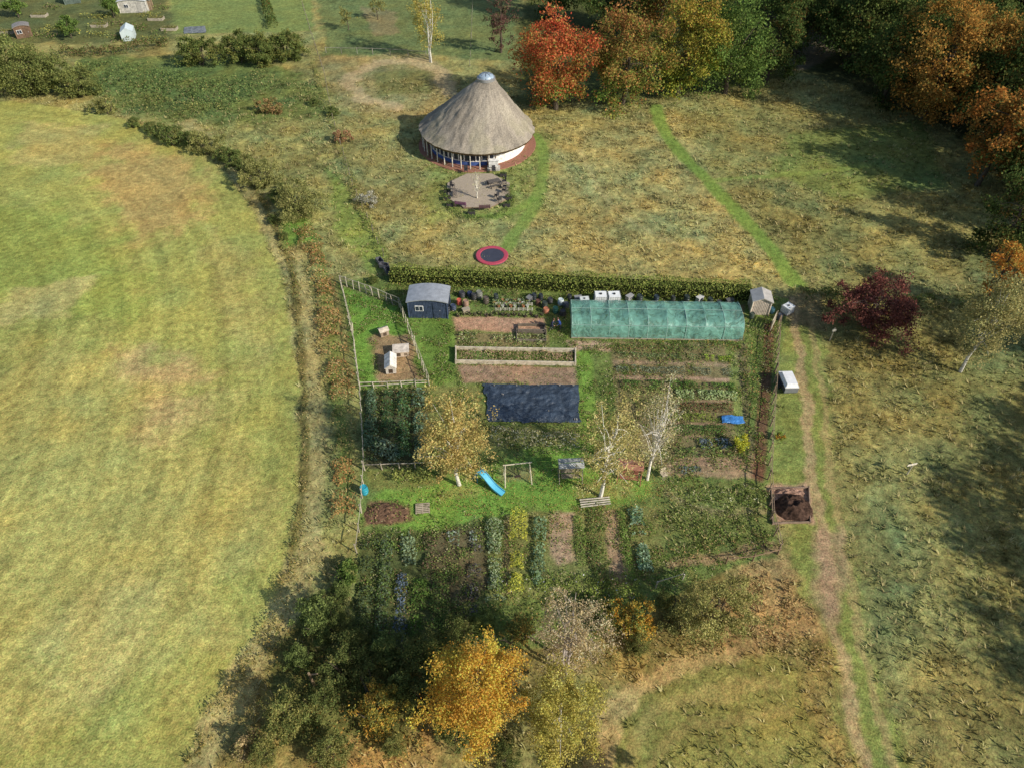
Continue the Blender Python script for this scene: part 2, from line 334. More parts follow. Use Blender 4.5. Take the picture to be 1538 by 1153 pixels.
# ---------- grass tufts in the rough areas
def tufts(name,n,xr,yr,thr,h0,h1,nb=6):
    x=rng.uniform(*xr,n); y=rng.uniform(*yr,n)
    keep=np.abs(x)<(y*.8+22)*1.0; x=x[keep]; y=y[keep]
    c,r=cover(x,y); cl=fbm(x,y,.5,3,80)
    keep=(r>thr)&(rng.random(len(x))<np.clip(r*1.1*(.25+sstep(.35,.65,cl)),0,1)); x=x[keep];y=y[keep];c=c[keep];r=r[keep]
    n=len(x); z=zrough(x,y,r)-.03
    stw=(rng.random(n)<.35)[:,None]*.6
    c=c*(1-stw)+C(188,172,122)*stw
    P=np.stack([x,y,z],1)
    P=np.repeat(P,nb,0); cc=np.repeat(c*rng.uniform(.7,1.3,(n,1)),nb,0)*1.25; N_=len(P)
    hh=np.repeat(rng.uniform(h0,h1,n),nb)*rng.uniform(.6,1.2,N_)
    an=rng.uniform(0,2*math.pi,N_); le=rng.uniform(.4,1.5,N_)*hh
    d=np.stack([np.cos(an),np.sin(an),np.zeros(N_)],1); s=np.stack([-np.sin(an),np.cos(an),np.zeros(N_)],1)
    w=hh*.16+.02
    b=P+d*(rng.random(N_)*.12)[:,None]
    tip=b+d*le[:,None]; tip[:,2]+=hh
    V=np.stack([b-s*w[:,None],b+s*w[:,None],tip],1).reshape(-1,3)
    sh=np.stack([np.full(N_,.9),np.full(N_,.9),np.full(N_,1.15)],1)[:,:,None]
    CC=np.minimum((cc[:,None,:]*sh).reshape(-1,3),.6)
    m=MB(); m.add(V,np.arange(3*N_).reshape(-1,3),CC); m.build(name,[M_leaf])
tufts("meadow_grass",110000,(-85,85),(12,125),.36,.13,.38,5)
# ---------- trees
def tree(name,loc,zc,rad,cols,nl,ls,clumps=60,trunk=.2,bark=(90,80,66),grad=None,drop=0,limbs=14,seed=1,inner=.5,stems=1,cr=.27,link=None,lean=(0,0),spread=.35,sc=1.0):
    r=np.random.default_rng(seed)
    if link:
        ob=bpy.data.objects.new(name,link.data); bpy.context.scene.collection.objects.link(ob); ob.location=loc; ob.rotation_euler=(0,0,r.uniform(0,6.28)); s=r.uniform(.85,1.15)*sc; ob.scale=(s,s,s*r.uniform(.9,1.1)); return ob
    m=MB(); rx,ry,rz=rad
    d=r.normal(size=(clumps,3)); d/=np.linalg.norm(d,axis=1)[:,None]
    q=r.uniform(inner**3,1,clumps)**(1/3)
    lum=1+.2*np.sin(d[:,0]*5+seed)+.16*np.cos(d[:,1]*6+d[:,2]*4+seed*2)+.1*r.normal(size=clumps)
    cen=d*(q*lum*.85)[:,None]*np.array([rx,ry,rz])
    top=cen[:,2]/rz; cen[:,:2]*=(1-.25*np.clip(top,0,1)-.1*np.clip(-top-.4,0,1))[:,None]
    cen+=np.array([lean[0],lean[1],zc])
    bark=C(*bark)
    for s_ in range(stems):
        o=r.normal(size=2)*(spread*(stems>1))
        tp=np.array([lean[0]+o[0]*3,lean[1]+o[1]*3,zc+rz*.55])
        pts=[np.array([o[0],o[1],-.1])]+[np.array([o[0],o[1],0])*(1-t)+tp*t+np.array([*r.normal(size=2)*.12*rx*.3,0]) for t in (.2,.4,.6,.8,1)]
        m.tube(pts,[trunk*1.25,trunk,trunk*.8,trunk*.6,trunk*.38,trunk*.12],bark,8,1)
        for j in range(limbs//stems):
            k=r.integers(clumps); t=r.uniform(.25,.85); st=np.array([o[0],o[1],0])*(1-t)+tp*t
            if cen[k,2]<st[2]-rz*.3: continue
            mid=(st+cen[k])/2+np.array([0,0,rz*.06])
            m.tube([st,mid,cen[k]],[trunk*.35,trunk*.2,trunk*.05],bark,5,1)
    per=nl//clumps
    cols=[(C(*c[0]),c[1]) for c in cols]; w=np.array([c[1] for c in cols],float); w/=w.sum(); cc=np.array([c[0] for c in cols])
    rm=(rx+ry+rz)/3
    for i_ in range(clumps):
        kk=int(per*r.uniform(.5,1.5)); rr=rm*cr*r.uniform(.6,1.4)
        p=r.normal(size=(kk,3)); p/=np.linalg.norm(p,axis=1)[:,None]+1e-9; p*=(r.random(kk)**.6)[:,None]*rr*r.uniform(.8,1.25,(kk,1))
        p[:,2]*=.75+drop; p[:,2]-=drop*rr*.5
        p+=cen[i_]
        p[:,2]=np.maximum(p[:,2],.1)
        if grad is not None:
            tt=np.clip((p[:,2]-zc)/(2*rz)+.5+r.normal()*.15,0,1)[:,None]
            bc=C(*grad[0])*(1-tt)+C(*grad[1])*tt
            mixm=(r.random(kk)<.4)[:,None]; bc=np.where(mixm,cc[r.choice(len(cc),kk,p=w)],bc)
        else:
            main=cc[r.choice(len(cc),p=w)]; oth=cc[r.choice(len(cc),kk,p=w)]
            bc=np.where((r.random(kk)<.5)[:,None],main,oth)
        bc=bc*r.uniform(.75,1.22)*r.uniform(.7,1.3,(kk,1))
        m.leaves(p,ls,np.clip(bc,.005,.6),0,r=r)
    return m.build(name,[M_leaf,M_bark],loc)
def T(name,px,py,zc,rad,cols,nl,ls,**k):
    g=G(px,py,zc); return tree(name,(g[0],g[1],0),zc,rad,cols,nl,ls,**k)
GRN=[((92,114,54),3),((112,126,60),1),((76,96,48),1)]
DRK=[((72,88,44),3),((90,98,50),1),((106,88,46),.6)]
OLV=[((130,130,76),3),((148,142,88),1),((104,110,60),1)]
T("red_oak_tree",838,92,7.6,(7.4,6.5,8.2),[((178,82,54),3),((190,114,62),1.5),((128,128,62),1.5)],22000,.33,clumps=110,seed=2,grad=((112,130,60),(176,78,54)),trunk=.35,cr=.23)
T("oak_tree",942,86,7.6,(6.8,6,8),[((158,108,64),2),((128,130,60),2),((100,120,52),1)],18000,.33,clumps=100,seed=3,grad=((96,122,52),(150,106,62)),trunk=.35,cr=.24)
T("maple_tree",1030,72,7.8,(6.6,6,8.2),[((146,146,56),3),((172,138,56),.8),((104,124,50),1.4)],18000,.33,clumps=100,seed=4,grad=((102,126,48),(154,122,58)),trunk=.35,cr=.24)
T("ash_tree",1105,66,8,(6.4,6,8.2),GRN,16000,.33,clumps=100,seed=5,trunk=.35,cr=.24)
T("ash_tree",1168,50,8,(6,6,8.5),DRK,14000,.36,clumps=90,seed=6,trunk=.35,cr=.22)
T("oak_tree",1000,-20,9,(7,7,9),[((150,110,60),2),((100,110,50),2)],13000,.4,clumps=70,seed=7,trunk=.35)
T("copper_beech_tree",752,28,6,(3.6,3.4,6),[((104,76,68),2),((92,90,60),1)],3600,.28,clumps=70,seed=8,inner=.2,cr=.19,limbs=24)
T("silver_birch_tree",640,30,7,(3.8,3.4,6),[((146,144,76),2),((170,152,78),2)],5200,.24,clumps=90,seed=9,bark=(215,212,200),trunk=.11,stems=5,limbs=30,drop=.5,cr=.17,inner=.2,spread=.6)
T("autumn_oak_tree",1428,82,10,(9.5,9,10),[((164,120,56),3),((136,110,54),2),((104,102,50),2)],26000,.36,clumps=150,seed=10,trunk=.45,cr=.2)
T("autumn_oak_tree",1510,195,8,(5.5,5.5,7),[((172,112,52),2),((140,106,52),2),((100,94,48),1)],11000,.33,clumps=80,seed=11,trunk=.3,cr=.22)
T("autumn_oak_tree",1570,80,10,(8,8,10),[((158,120,54),2),((104,102,52),2)],14000,.4,clumps=80,seed=71,trunk=.3)
dk=T("woodland_tree",1290,30,8,(6,6,8),DRK,10000,.42,clumps=70,seed=12,trunk=.3)
wood=empty("woodland")
wr=np.random.default_rng(5); k=0
cand=[(gx+wr.uniform(-3,3),gy+wr.uniform(-3,3)) for gx in np.arange(60,135,10.5) for gy in np.arange(62,180,11)]
for (x,y) in cand:
    edge=60+(0 if y<108 else -min(24,(y-108)*1.2))
    if x<edge+4: continue
    if y<72 and x<69: continue
    o=tree("woodland_tree_%d"%k,(x,y,0),0,(1,1,1),DRK,0,0,link=dk,seed=100+k); o.parent=wood; k+=1
for (x,y) in [(40,150),(50,158),(62,150),(30,162),(18,150),(8,156),(72,140),(52,135)]:
    o=tree("woodland_tree_%d"%k,(x,y,0),0,(1,1,1),DRK,0,0,link=dk,seed=200+k); o.parent=wood; k+=1
for (x,y) in [(58,21),(65,27),(56,12),(64,37),(74,41),(70,18),(68,48),(80,33)]:  # unseen trees beyond the right edge, invented to cast shadows on the meadow
    o=tree("woodland_tree_%d"%k,(x,y,0),0,(1,1,1),DRK,0,0,link=dk,seed=300+k); o.parent=wood; k+=1
T("oak_tree",1130,1290,5,(2.6,2.6,3.5),DRK,5000,.3,clumps=40,seed=29)
T("copper_beech_tree",1320,460,3,(5.2,4.8,3.5),[((108,66,58),3),((132,84,72),1.5),((82,58,52),1)],15000,.22,clumps=130,seed=13,stems=4,trunk=.12,cr=.19,limbs=40,bark=(120,104,96))
T("silver_birch_tree",1492,478,7,(3.8,3.6,5.5),[((160,150,98),3),((130,130,82),2)],10500,.2,clumps=120,seed=14,bark=(205,200,190),trunk=.14,drop=.5,cr=.18,limbs=24,inner=.3)
T("autumn_oak_tree",1512,398,6,(2.4,2.4,3.5),[((204,134,60),3),((160,140,66),1)],3500,.25,clumps=40,seed=15)
T("holly_tree",1525,330,5,(4,4,5.5),DRK,8000,.3,clumps=50,seed=16)
def TB(name,bx,by,h,r,**k):
    g=G(bx,by); return tree(name,(g[0],g[1],0),h*.54,(r,r,h*.46),k.pop('cols'),k.pop('nl'),k.pop('ls'),**k)
TB("silver_birch_tree",690,728,12,3.3,cols=[((184,160,98),3),((164,146,86),2),((146,140,78),1)],nl=13000,ls=.17,clumps=170,seed=17,bark=(214,208,192),trunk=.15,drop=.5,cr=.14,limbs=26,inner=.2)
TB("silver_birch_tree",902,745,13.3,2.8,cols=[((178,162,106),3),((154,146,86),2)],nl=7500,ls=.155,clumps=150,seed=18,bark=(225,220,205),trunk=.15,drop=.6,cr=.13,limbs=40,inner=.15,lean=(.4,0))
TB("silver_birch_tree",972,720,12.8,2.3,cols=[((182,168,130),2),((154,148,98),1)],nl=2600,ls=.145,clumps=110,seed=19,bark=(225,218,205),trunk=.12,drop=.6,cr=.15,limbs=50,inner=.1,lean=(.3,0))
T("golden_maple_tree",716,1035,6,(3.6,3.8,4.6),[((214,158,62),3),((198,142,56),2),((172,144,68),1)],30000,.135,clumps=210,seed=20,trunk=.16,cr=.16,bark=(110,95,75))
T("silver_birch_tree",842,1072,4.5,(3.1,3.5,3.9),[((168,154,74),3),((146,142,68),2),((182,166,90),1)],18000,.125,clumps=200,seed=21,bark=(205,200,185),trunk=.1,cr=.15,inner=.3)
T("silver_birch_tree",856,950,5.5,(3.1,2.7,3.8),[((172,154,122),3),((158,142,98),1)],10000,.12,clumps=170,seed=22,bark=(176,164,154),trunk=.1,cr=.15,inner=.1,limbs=50,stems=3)
T("willow_tree",1078,912,3,(3.3,2.7,2.9),[((144,140,82),3),((124,126,70),2),((166,154,98),1)],15000,.135,clumps=140,seed=23,trunk=.08,cr=.17,stems=4)
T("hawthorn_shrub",945,925,1.6,(2.5,1.7,1.6),[((196,142,54),2.3),((112,122,62),3),((156,134,66),1)],8500,.135,clumps=90,seed=24,trunk=.06,stems=3,cr=.2)
T("hawthorn_shrub",1020,930,1.3,(1.7,1.3,1.4),OLV,4000,.13,clumps=50,seed=25,trunk=.06,stems=3,cr=.2)
sh1=T("willow_shrub",475,925,1.8,(1.8,1.9,2.1),[((112,124,68),3),((90,104,56),2)],7500,.135,clumps=100,seed=26,trunk=.06,stems=3,cr=.18)
sh2=T("willow_shrub",432,1075,2,(2.1,2.0,2.2),[((132,128,72),3),((100,108,58),2)],8500,.135,clumps=110,seed=27,trunk=.06,stems=3,cr=.18)
T("hawthorn_shrub",570,1065,1.6,(1.8,1.7,1.8),[((156,142,62),2),((192,144,60),1.4),((108,112,58),2)],6500,.135,clumps=80,seed=28,trunk=.06,stems=3,cr=.2)
sh3=T("hawthorn_shrub",620,985,1.8,(2.2,1.8,2),[((90,100,54),3),((112,110,62),1)],6000,.14,clumps=80,seed=30,trunk=.06,stems=3,cr=.2)
T("hawthorn_shrub",780,945,1.3,(1.5,1.2,1.4),[((164,136,70),1),((104,112,60),2)],3000,.14,clumps=50,seed=32,trunk=.05,stems=3)
T("dead_shrub",372,1120,.8,(1.2,1.2,1.0),[((160,140,100),2),((120,116,70),1)],1500,.13,clumps=30,seed=65,trunk=.04,stems=3)
T("bramble_bush",520,860,.9,(1,1.5,1),GRN,2500,.16,clumps=40,seed=33,trunk=.04,stems=3)
for q,(a,b,s_,lk) in enumerate([(520,1000,.9,sh3),(690,945,.8,sh3),(500,1130,.7,sh2),(640,1040,.7,sh3),(555,1010,.8,sh3),(590,1120,.5,sh2),(450,990,.7,sh1),(505,940,.7,sh3),(395,1130,.6,sh2),(600,1030,.7,sh1),(680,1100,.6,sh3),(480,1060,.7,sh3),(540,960,.7,sh3),(730,930,.55,sh1),(960,965,.5,sh2),(900,930,.6,sh3),(1000,900,.45,sh2),(512,885,.5,sh1),(760,1130,.5,sh3),(655,975,.7,sh3),(580,975,.6,sh1)]):
    g=G(a,b,1); tree("hawthorn_shrub" if lk is sh3 else "willow_shrub",(g[0],g[1],0),0,(1,1,1),DRK,0,0,link=lk,seed=400+q,sc=s_)
wb=T("willow_bush",445,302,2.1,(4.0,3.4,2.8),OLV,14000,.18,clumps=170,seed=34,trunk=.08,stems=5,cr=.17)
T("willow_bush",386,262,1.8,(3.3,2.9,2.4),OLV,10500,.18,clumps=130,seed=35,trunk=.08,stems=4,cr=.18)
T("willow_bush",310,216,1.5,(3.0,2.5,2.0),OLV,8000,.18,clumps=100,seed=36,trunk=.08,stems=4,cr=.18)
T("willow_bush",155,158,1.3,(2.2,1.8,1.5),OLV,3500,.22,clumps=40,seed=37,trunk=.08,stems=3,cr=.22)
hb=T("hawthorn_shrub",258,203,1.4,(2.4,1.8,1.5),[((98,112,60),3),((120,118,66),1)],5000,.19,clumps=70,seed=38,trunk=.08,stems=3,cr=.2)
for q,(a,b,s_) in enumerate([(348,238,.8),(285,210,.8),(335,232,.7),(362,246,.6),(225,190,.7),(200,182,.6),(412,292,.6),(410,325,.45),(425,350,.4),(500,165,.5),(470,150,.5),(560,415,.35),(240,196,.7),(425,278,.5)]):
    g=G(a,b,1); tree("hawthorn_shrub",(g[0],g[1],0),0,(1,1,1),DRK,0,0,link=hb,seed=500+q,sc=s_)
tk=T("thicket_tree",40,105,4,(9,5,4.2),[((116,120,66),3),((94,104,56),2)],18000,.29,clumps=180,seed=40,trunk=.12,stems=6,cr=.18)
T("thicket_tree",-50,90,5,(9,7,5),[((112,118,64),3),((86,98,52),2)],12000,.34,clumps=100,seed=41,trunk=.12,stems=6,cr=.2)
T("thicket_tree",112,125,2.2,(4,3,2.4),[((116,120,66),3),((94,104,56),2)],8000,.26,clumps=90,seed=48,trunk=.1,stems=4,cr=.2)
for (a,b,s_,rx) in [(295,78,49,4.2),(355,72,50,4.4),(425,70,56,5.2),(390,76,57,4)]:
    T("thicket_tree",a,b,2.4,(rx,3.2,2.8),[((92,104,54),3),((112,112,58),1.3)],10000,.26,clumps=100,seed=s_,trunk=.1,stems=4,cr=.2)
T("hawthorn_shrub",515,205,1,(1.7,1.3,1.1),[((154,116,86),2),((128,126,76),1)],2000,.18,clumps=35,seed=42,trunk=.04,stems=3)
T("hawthorn_shrub",405,160,1,(2.6,1.7,1.3),[((146,116,78),2),((120,118,68),2)],3000,.22,clumps=45,seed=43,trunk=.04,stems=3)
T("hawthorn_shrub",553,300,.9,(1.8,1.1,1),[((180,176,160),2),((140,138,110),1)],2300,.14,clumps=35,seed=44,trunk=.04,stems=4)
T("yellow_shrub",1113,663,.8,(.85,.8,1.1),[((186,178,56),3),((144,158,60),1)],1700,.14,clumps=35,seed=45,trunk=.04,stems=3)
T("marigold_plant",1172,655,.4,(.8,.5,.5),[((212,132,48),1),((116,134,60),2)],700,.12,clumps=14,seed=46,trunk=.02,stems=3)
g=G(717,300); tree("ornamental_tree",(g[0],g[1],0),2.6,(1.1,1.1,1.6),[((180,172,136),1)],260,.14,clumps=40,bark=(215,208,190),trunk=.08,limbs=34,seed=47,inner=.3)
# ---------- hedges and crops
def mass(name,pts,w,h,cols,dens,ls,seed=1,lump=.25,box=False,mat=None,z0=0):
    r=np.random.default_rng(seed); P=np.array([G(a,b)[:2] for a,b in pts]); m=MB()
    seg=np.linalg.norm(np.diff(P,axis=0),axis=1); tot=seg.sum(); cum=np.concatenate([[0],np.cumsum(seg)])
    n=int(tot*w*dens); t=r.uniform(0,tot,n); x=np.interp(t,cum,P[:,0]); y=np.interp(t,cum,P[:,1])
    k=np.clip(np.searchsorted(cum,t)-1,0,len(seg)-1); d=(P[k+1]-P[k])/seg[k][:,None]; nn=np.stack([-d[:,1],d[:,0]],1)
    o=r.uniform(-1,1,n); lumpv=1+lump*2*(fbm(x,y,.9,3,seed%20)-.5)*2
    if box: zz=np.where(r.random(n)<.5,1-.12*r.random(n),r.random(n)); o=np.where((zz<.9),np.sign(o)*(.85+.2*r.random(n)),o)
    else:
        zz=(1-o*o*.75)*np.sqrt(r.uniform(.15,1,n))
        gaps=fbm(x,y,1.3,3,seed%13+40); kp=gaps>(.36 if lump>=.3 else .3)
        x,y,o,zz,lumpv,nn,n=x[kp],y[kp],o[kp],zz[kp],lumpv[kp],nn[kp],int(kp.sum())
    x=x+nn[:,0]*o*w/2*lumpv; y=y+nn[:,1]*o*w/2*lumpv; z=np.maximum(.05,zz*h*lumpv)+z0
    cc=np.array([C(*c[0]) for c in cols]); ww=np.array([c[1] for c in cols],float); ww/=ww.sum()
    q=fbm(x,y,1.5,2,seed%17+3); c=cc[r.choice(len(cc),n,p=ww)]*(.6+.8*q)[:,None]*r.uniform(.7,1.35,(n,1))
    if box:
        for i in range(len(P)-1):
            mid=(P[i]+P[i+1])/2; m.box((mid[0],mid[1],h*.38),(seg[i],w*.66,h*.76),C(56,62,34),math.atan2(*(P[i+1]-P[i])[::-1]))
    m.leaves(np.stack([x,y,z],1),ls,np.clip(c,.004,.6),0,flat=.6,r=r)
    return m.build(name,[mat or M_leaf])
HG=[((120,132,62),3),((142,142,74),1.3),((98,110,50),1)]
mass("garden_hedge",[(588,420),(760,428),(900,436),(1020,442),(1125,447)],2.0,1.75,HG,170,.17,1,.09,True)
mass("hedge",[(1205,450),(1300,456),(1420,460),(1520,464)],1.8,1.5,DRK,80,.2,2,.3)
mass("hedge",[(255,68),(170,82),(80,84)],2.5,1.8,[((108,94,62),2),((92,104,54),2)],60,.28,4,.3)
mass("hedge",[(395,-10),(402,15),(412,45)],1.8,1.8,DRK,50,.3,5,.3)
mass("reed_bed",[(120,105),(200,120),(300,135),(380,150)],10,1.5,[((98,116,64),3),((84,100,56),2),((124,122,72),.7)],18,.3,6,.45)
mass("reed_bed",[(200,150),(260,165),(330,175)],5,1.2,[((96,110,60),3),((124,122,70),2)],18,.26,7,.45)
mass("reed_bed",[(380,110),(430,135),(480,150)],4,.9,[((104,114,64),3),((134,128,80),2)],16,.24,107,.45)
mass("ditch_bracken",[(456,345),(474,380),(484,420),(492,450)],2.4,1.0,[((160,122,76),3),((112,116,60),2),((178,150,106),1)],100,.17,8,.5)
mass("ditch_bracken",[(488,450),(498,500),(506,545),(516,600)],2.4,1.1,[((164,124,80),3),((112,116,62),2),((180,150,104),1)],100,.17,9,.5)
mass("ditch_bracken",[(512,600),(518,660),(522,700)],1.6,.7,[((150,134,86),3),((108,116,60),3)],60,.16,109,.5)
mass("ditch_bracken",[(512,690),(520,730),(516,780)],2.0,1.2,[((164,122,76),3),((146,124,74),2)],100,.16,10,.5)
mass("ditch_shrubs",[(395,300),(420,345),(440,400),(447,450)],1.0,.8,[((100,104,54),3),((140,116,70),1.5)],70,.16,11,.5)
mass("field_margin_scrub",[(448,450),(456,560),(462,650),(458,740)],.6,.6,[((144,126,80),3),((96,98,52),2)],80,.14,12,.6)
mass("field_margin_scrub",[(440,860),(400,960),(330,1060),(290,1150)],1.3,.7,[((146,130,74),3),((100,102,54),3)],60,.14,13,.6)
mass("field_margin_scrub",[(455,760),(440,860)],1.0,.7,[((130,116,64),3),((90,96,48),3)],70,.14,113,.6)
mass("bramble_bank",[(420,960),(470,1010),(540,1040),(640,1020),(700,950)],3.4,1.1,[((124,112,64),2),((82,92,46),3),((150,124,66),.7)],55,.15,14,.6)
mass("bramble_bank",[(450,1080),(540,1095),(640,1080)],3.0,.9,[((124,112,64),2),((82,92,46),3),((160,124,60),1)],45,.15,114,.6)
mass("bramble_bank",[(510,880),(500,930),(470,980)],2.6,1.0,[((110,110,60),2),((82,94,46),3)],50,.15,115,.6)
mass("bramble_bank",[(780,960),(900,985),(1000,970),(1100,965)],2.4,.8,[((156,128,78),2),((110,110,62),3)],55,.14,15,.6)
mass("bramble_bank",[(740,925),(830,915),(900,905)],1.6,.8,[((110,116,60),3),((150,130,76),1)],55,.14,116,.6)
mass("bramble_bank",[(470,1130),(560,1125),(640,1120)],2.4,.7,[((184,142,74),2),((130,120,66),2)],45,.15,16,.6)
mass("tall_dry_grass",[(1105,870),(1150,880),(1190,900),(1205,940)],3.4,.8,[((172,144,98),3),((132,120,72),2)],50,.15,17,.5)
mass("tall_dry_grass",[(1120,950),(1200,960),(1240,1000)],3.0,.6,[((172,146,100),3),((124,116,66),2)],35,.15,117,.5)
mass("fence_line_scrub",[(470,95),(490,160),(515,230),(545,320),(585,400)],1.1,.9,[((104,112,60),3),((142,132,82),1)],45,.18,18,.6)
crops=[
 ("salad_crop",[(930,523),(1052,525)],.9,.35,[((98,120,66),3),((140,116,76),1)],90,.14),
 ("leek_crop",[(928,534),(1052,537)],.9,.3,[((106,126,80),3),((130,132,92),1)],90,.14),
 ("salad_crop",[(1058,538),(1098,540)],1.0,.4,[((136,156,60),3)],160,.14),
 ("leek_crop",[(925,555),(1100,560)],1.1,.3,[((120,128,104),3),((98,106,84),1)],110,.14),
 ("beet_crop",[(935,578),(1104,582)],1.1,.45,[((74,102,50),3),((114,140,64),1)],150,.15),
 ("lettuce_crop",[(1015,591),(1106,595)],1.3,.35,[((152,166,116),3),((124,142,84),1)],140,.2),
 ("chard_crop",[(1012,611),(1100,613)],1.1,.4,[((120,82,64),2),((98,108,60),2)],130,.15),
 ("parsley_crop",[(1012,626),(1078,628)],1.0,.3,[((128,142,62),3)],130,.13),
 ("carrot_crop",[(1008,645),(1090,647)],1.0,.4,[((84,110,56),3)],130,.14),
 ("red_cabbage_crop",[(1046,666),(1096,665)],1.3,.35,[((104,116,120),3),((90,100,92),2)],60,.24),
 ("kale_crop",[(1010,680),(1100,678)],1.0,.4,[((88,108,60),3),((130,140,74),1)],90,.18),
 ("red_cabbage_crop",[(1020,706),(1052,704)],.8,.3,[((100,110,108),3),((98,106,74),2)],80,.2),
 ("salad_crop",[(932,592),(1000,594)],1.8,.35,[((116,128,70),3),((150,140,90),1)],90,.14),
 ("bean_crop",[(930,617),(1000,620)],2.1,.6,[((120,124,70),3),((146,128,86),1)],90,.15),
 ("bean_crop",[(920,650),(1000,655)],2.4,.6,[((116,122,70),3),((156,138,94),1)],90,.15),
 ("bean_crop",[(900,680),(980,690)],2.1,.5,[((108,122,62),3),((156,138,94),1)],80,.15),
 ("courgette_crop",[(690,507),(820,511)],1.4,.4,[((124,136,84),3),((156,148,116),1)],70,.2),
 ("strawberry_crop",[(690,518),(822,521)],.8,.3,[((110,124,66),3),((150,130,94),1)],80,.15),
 ("seedling_crop",[(700,562),(860,566)],.9,.15,[((116,124,70),2)],18,.12),
 ("sweetcorn_stubble",[(735,655),(870,665)],1.9,.8,[((182,170,138),3),((134,130,84),2)],50,.17),
 ("squash_crop",[(590,712),(646,716)],1.4,.4,[((152,156,82),3),((110,124,66),1)],80,.2),
 ("kale_crop",[(558,592),(556,696)],1.2,.9,[((92,112,88),3),((70,92,62),2)],110,.22),
 ("kale_crop",[(583,592),(583,660)],1.1,.8,[((66,90,54),3),((78,102,70),1)],100,.2),
 ("kale_crop",[(606,592),(608,692)],1.1,.9,[((66,92,56),3),((90,114,84),1)],100,.2),
 ("kale_crop",[(630,592),(634,692)],1.2,.9,[((104,124,100),3),((74,96,68),2)],110,.22),
 ("cabbage_crop",[(562,662),(600,690)],1.6,.5,[((124,140,112),3),((98,116,84),1)],70,.24),
 ("leek_crop",[(742,780),(744,905)],1.3,.6,[((142,154,120),3),((106,126,80),2)],150,.15),
 ("asparagus_crop",[(779,770),(775,893)],1.3,1.0,[((178,174,66),3),((150,158,66),1)],170,.13),
 ("cabbage_crop",[(812,768),(806,885)],1.0,.55,[((120,142,108),3),((94,116,78),2)],120,.19),
 ("carrot_crop",[(866,775),(878,872)],.8,.3,[((110,130,66),3)],110,.13),
 ("beet_crop",[(888,765),(903,882)],1.1,.35,[((92,110,58),3),((120,100,68),1)],110,.14),
 ("carrot_crop",[(932,768),(946,872)],.8,.45,[((102,126,60),3)],130,.13),
 ("cabbage_crop",[(953,765),(970,860)],1.2,.6,[((128,150,122),3),((94,120,84),2)],120,.2),
 ("cabbage_crop",[(612,802),(616,852)],1.0,.5,[((122,138,104),3)],100,.2),
 ("chard_crop",[(648,802),(642,862)],1.0,.45,[((108,88,70),2),((92,100,62),2)],90,.17),
 ("celeriac_crop",[(672,808),(716,806)],1.3,.45,[((138,146,136),2),((96,114,82),2)],70,.18),
 ("salad_crop",[(668,832),(712,830)],1.2,.35,[((106,128,62),2),((130,118,82),2)],80,.16),
 ("red_kale_crop",[(716,820),(706,930)],1.1,.55,[((94,88,92),3),((88,96,62),2)],90,.17),
 ("red_cabbage_crop",[(604,862),(600,968)],.9,.5,[((86,98,112),3),((80,90,84),2)],80,.18),
 ("bean_crop",[(560,815),(543,960)],1.3,.8,[((78,92,62),3),((94,108,56),1)],110,.17),
 ("bean_crop",[(582,808),(570,985)],1.1,.8,[((86,98,76),2),((88,108,60),2)],100,.17),
 ("potato_crop",[(632,870),(622,960)],1.3,.45,[((88,114,52),3)],90,.16),
 ("potato_crop",[(662,860),(658,945)],1.3,.5,[((90,112,56),3),((120,126,68),1)],90,.16),
 ("potato_crop",[(684,850),(680,930)],1.0,.45,[((90,108,56),3),((124,112,72),1)],80,.16),
 ("herb_crop",[(1000,760),(1080,750),(1140,745)],2.8,.7,[((120,128,70),3),((102,116,58),2),((166,160,122),1)],55,.16),
 ("herb_crop",[(1020,810),(1090,800),(1150,790)],2.6,.8,[((112,122,64),3),((90,106,52),2),((154,138,90),1)],55,.16),
 ("herb_crop",[(1000,785),(1070,778),(1120,770)],1.8,.6,[((130,136,78),3),((156,142,106),1)],45,.15),
 ("herb_crop",[(1010,835),(1080,825),(1150,812)],1.4,.6,[((104,114,58),3),((156,130,86),1)],45,.15),
 ("flower_border",[(745,880),(850,885),(960,880)],2.0,.6,[((110,122,60),3),((130,144,66),2),((190,184,172),.3)],70,.15),
 ("flower_border",[(690,475),(830,475)],.5,.4,[((110,122,62),3)],60,.15),
 ("flower_border",[(990,517),(1110,520)],.8,.5,[((98,118,58),3),((160,130,70),.8)],80,.15),
 ("weeds_by_netting",[(862,520),(925,523)],.5,.25,[((116,132,66),3)],30,.15),
 ("flower_border",[(1120,500),(1128,560),(1132,640),(1130,700)],1.4,.6,[((108,124,60),3),((156,126,80),1)],60,.16),
 ("flower_border",[(700,440),(800,446),(850,450)],.9,.6,[((102,118,58),3),((150,128,90),1)],60,.16),
]
for q,(nm,pts,w,h,cs,de,ls) in enumerate(crops): mass(nm,pts,w,h,cs,de,ls,50+q,.3)
# garden weeds
gp=GP(GARDEN); n=50000; x=rng.uniform(gp[:,0].min(),gp[:,0].max(),n); y=rng.uniform(gp[:,1].min(),gp[:,1].max(),n)
ins=sdpoly(x,y,gp)<-.3; cl=fbm(x,y,.8,3,12)
LAWN=[GP(p) for p in ([(725,575),(870,578),(872,637),(733,634)],[(565,500),(612,502),(625,570),(570,573)],[(680,475),(820,478),(822,500),(684,497)],[(855,450),(1120,455),(1118,513),(857,510)],[(690,550),(866,552),(866,574),(695,574)])]
ex=np.zeros(n,bool)
for p in LAWN: ex|=sdpoly(x,y,p)<0
lawn=sdpoly(x,y,GP([(550,735),(690,712),(800,680),(900,680),(930,720),(1000,725),(960,752),(820,765),(700,785),(545,800)]))<0
k_=ins&~ex&(rng.random(n)<sstep(.38,.6,cl))&(~lawn|(rng.random(n)<.3)); x=x[k_];y=y[k_]
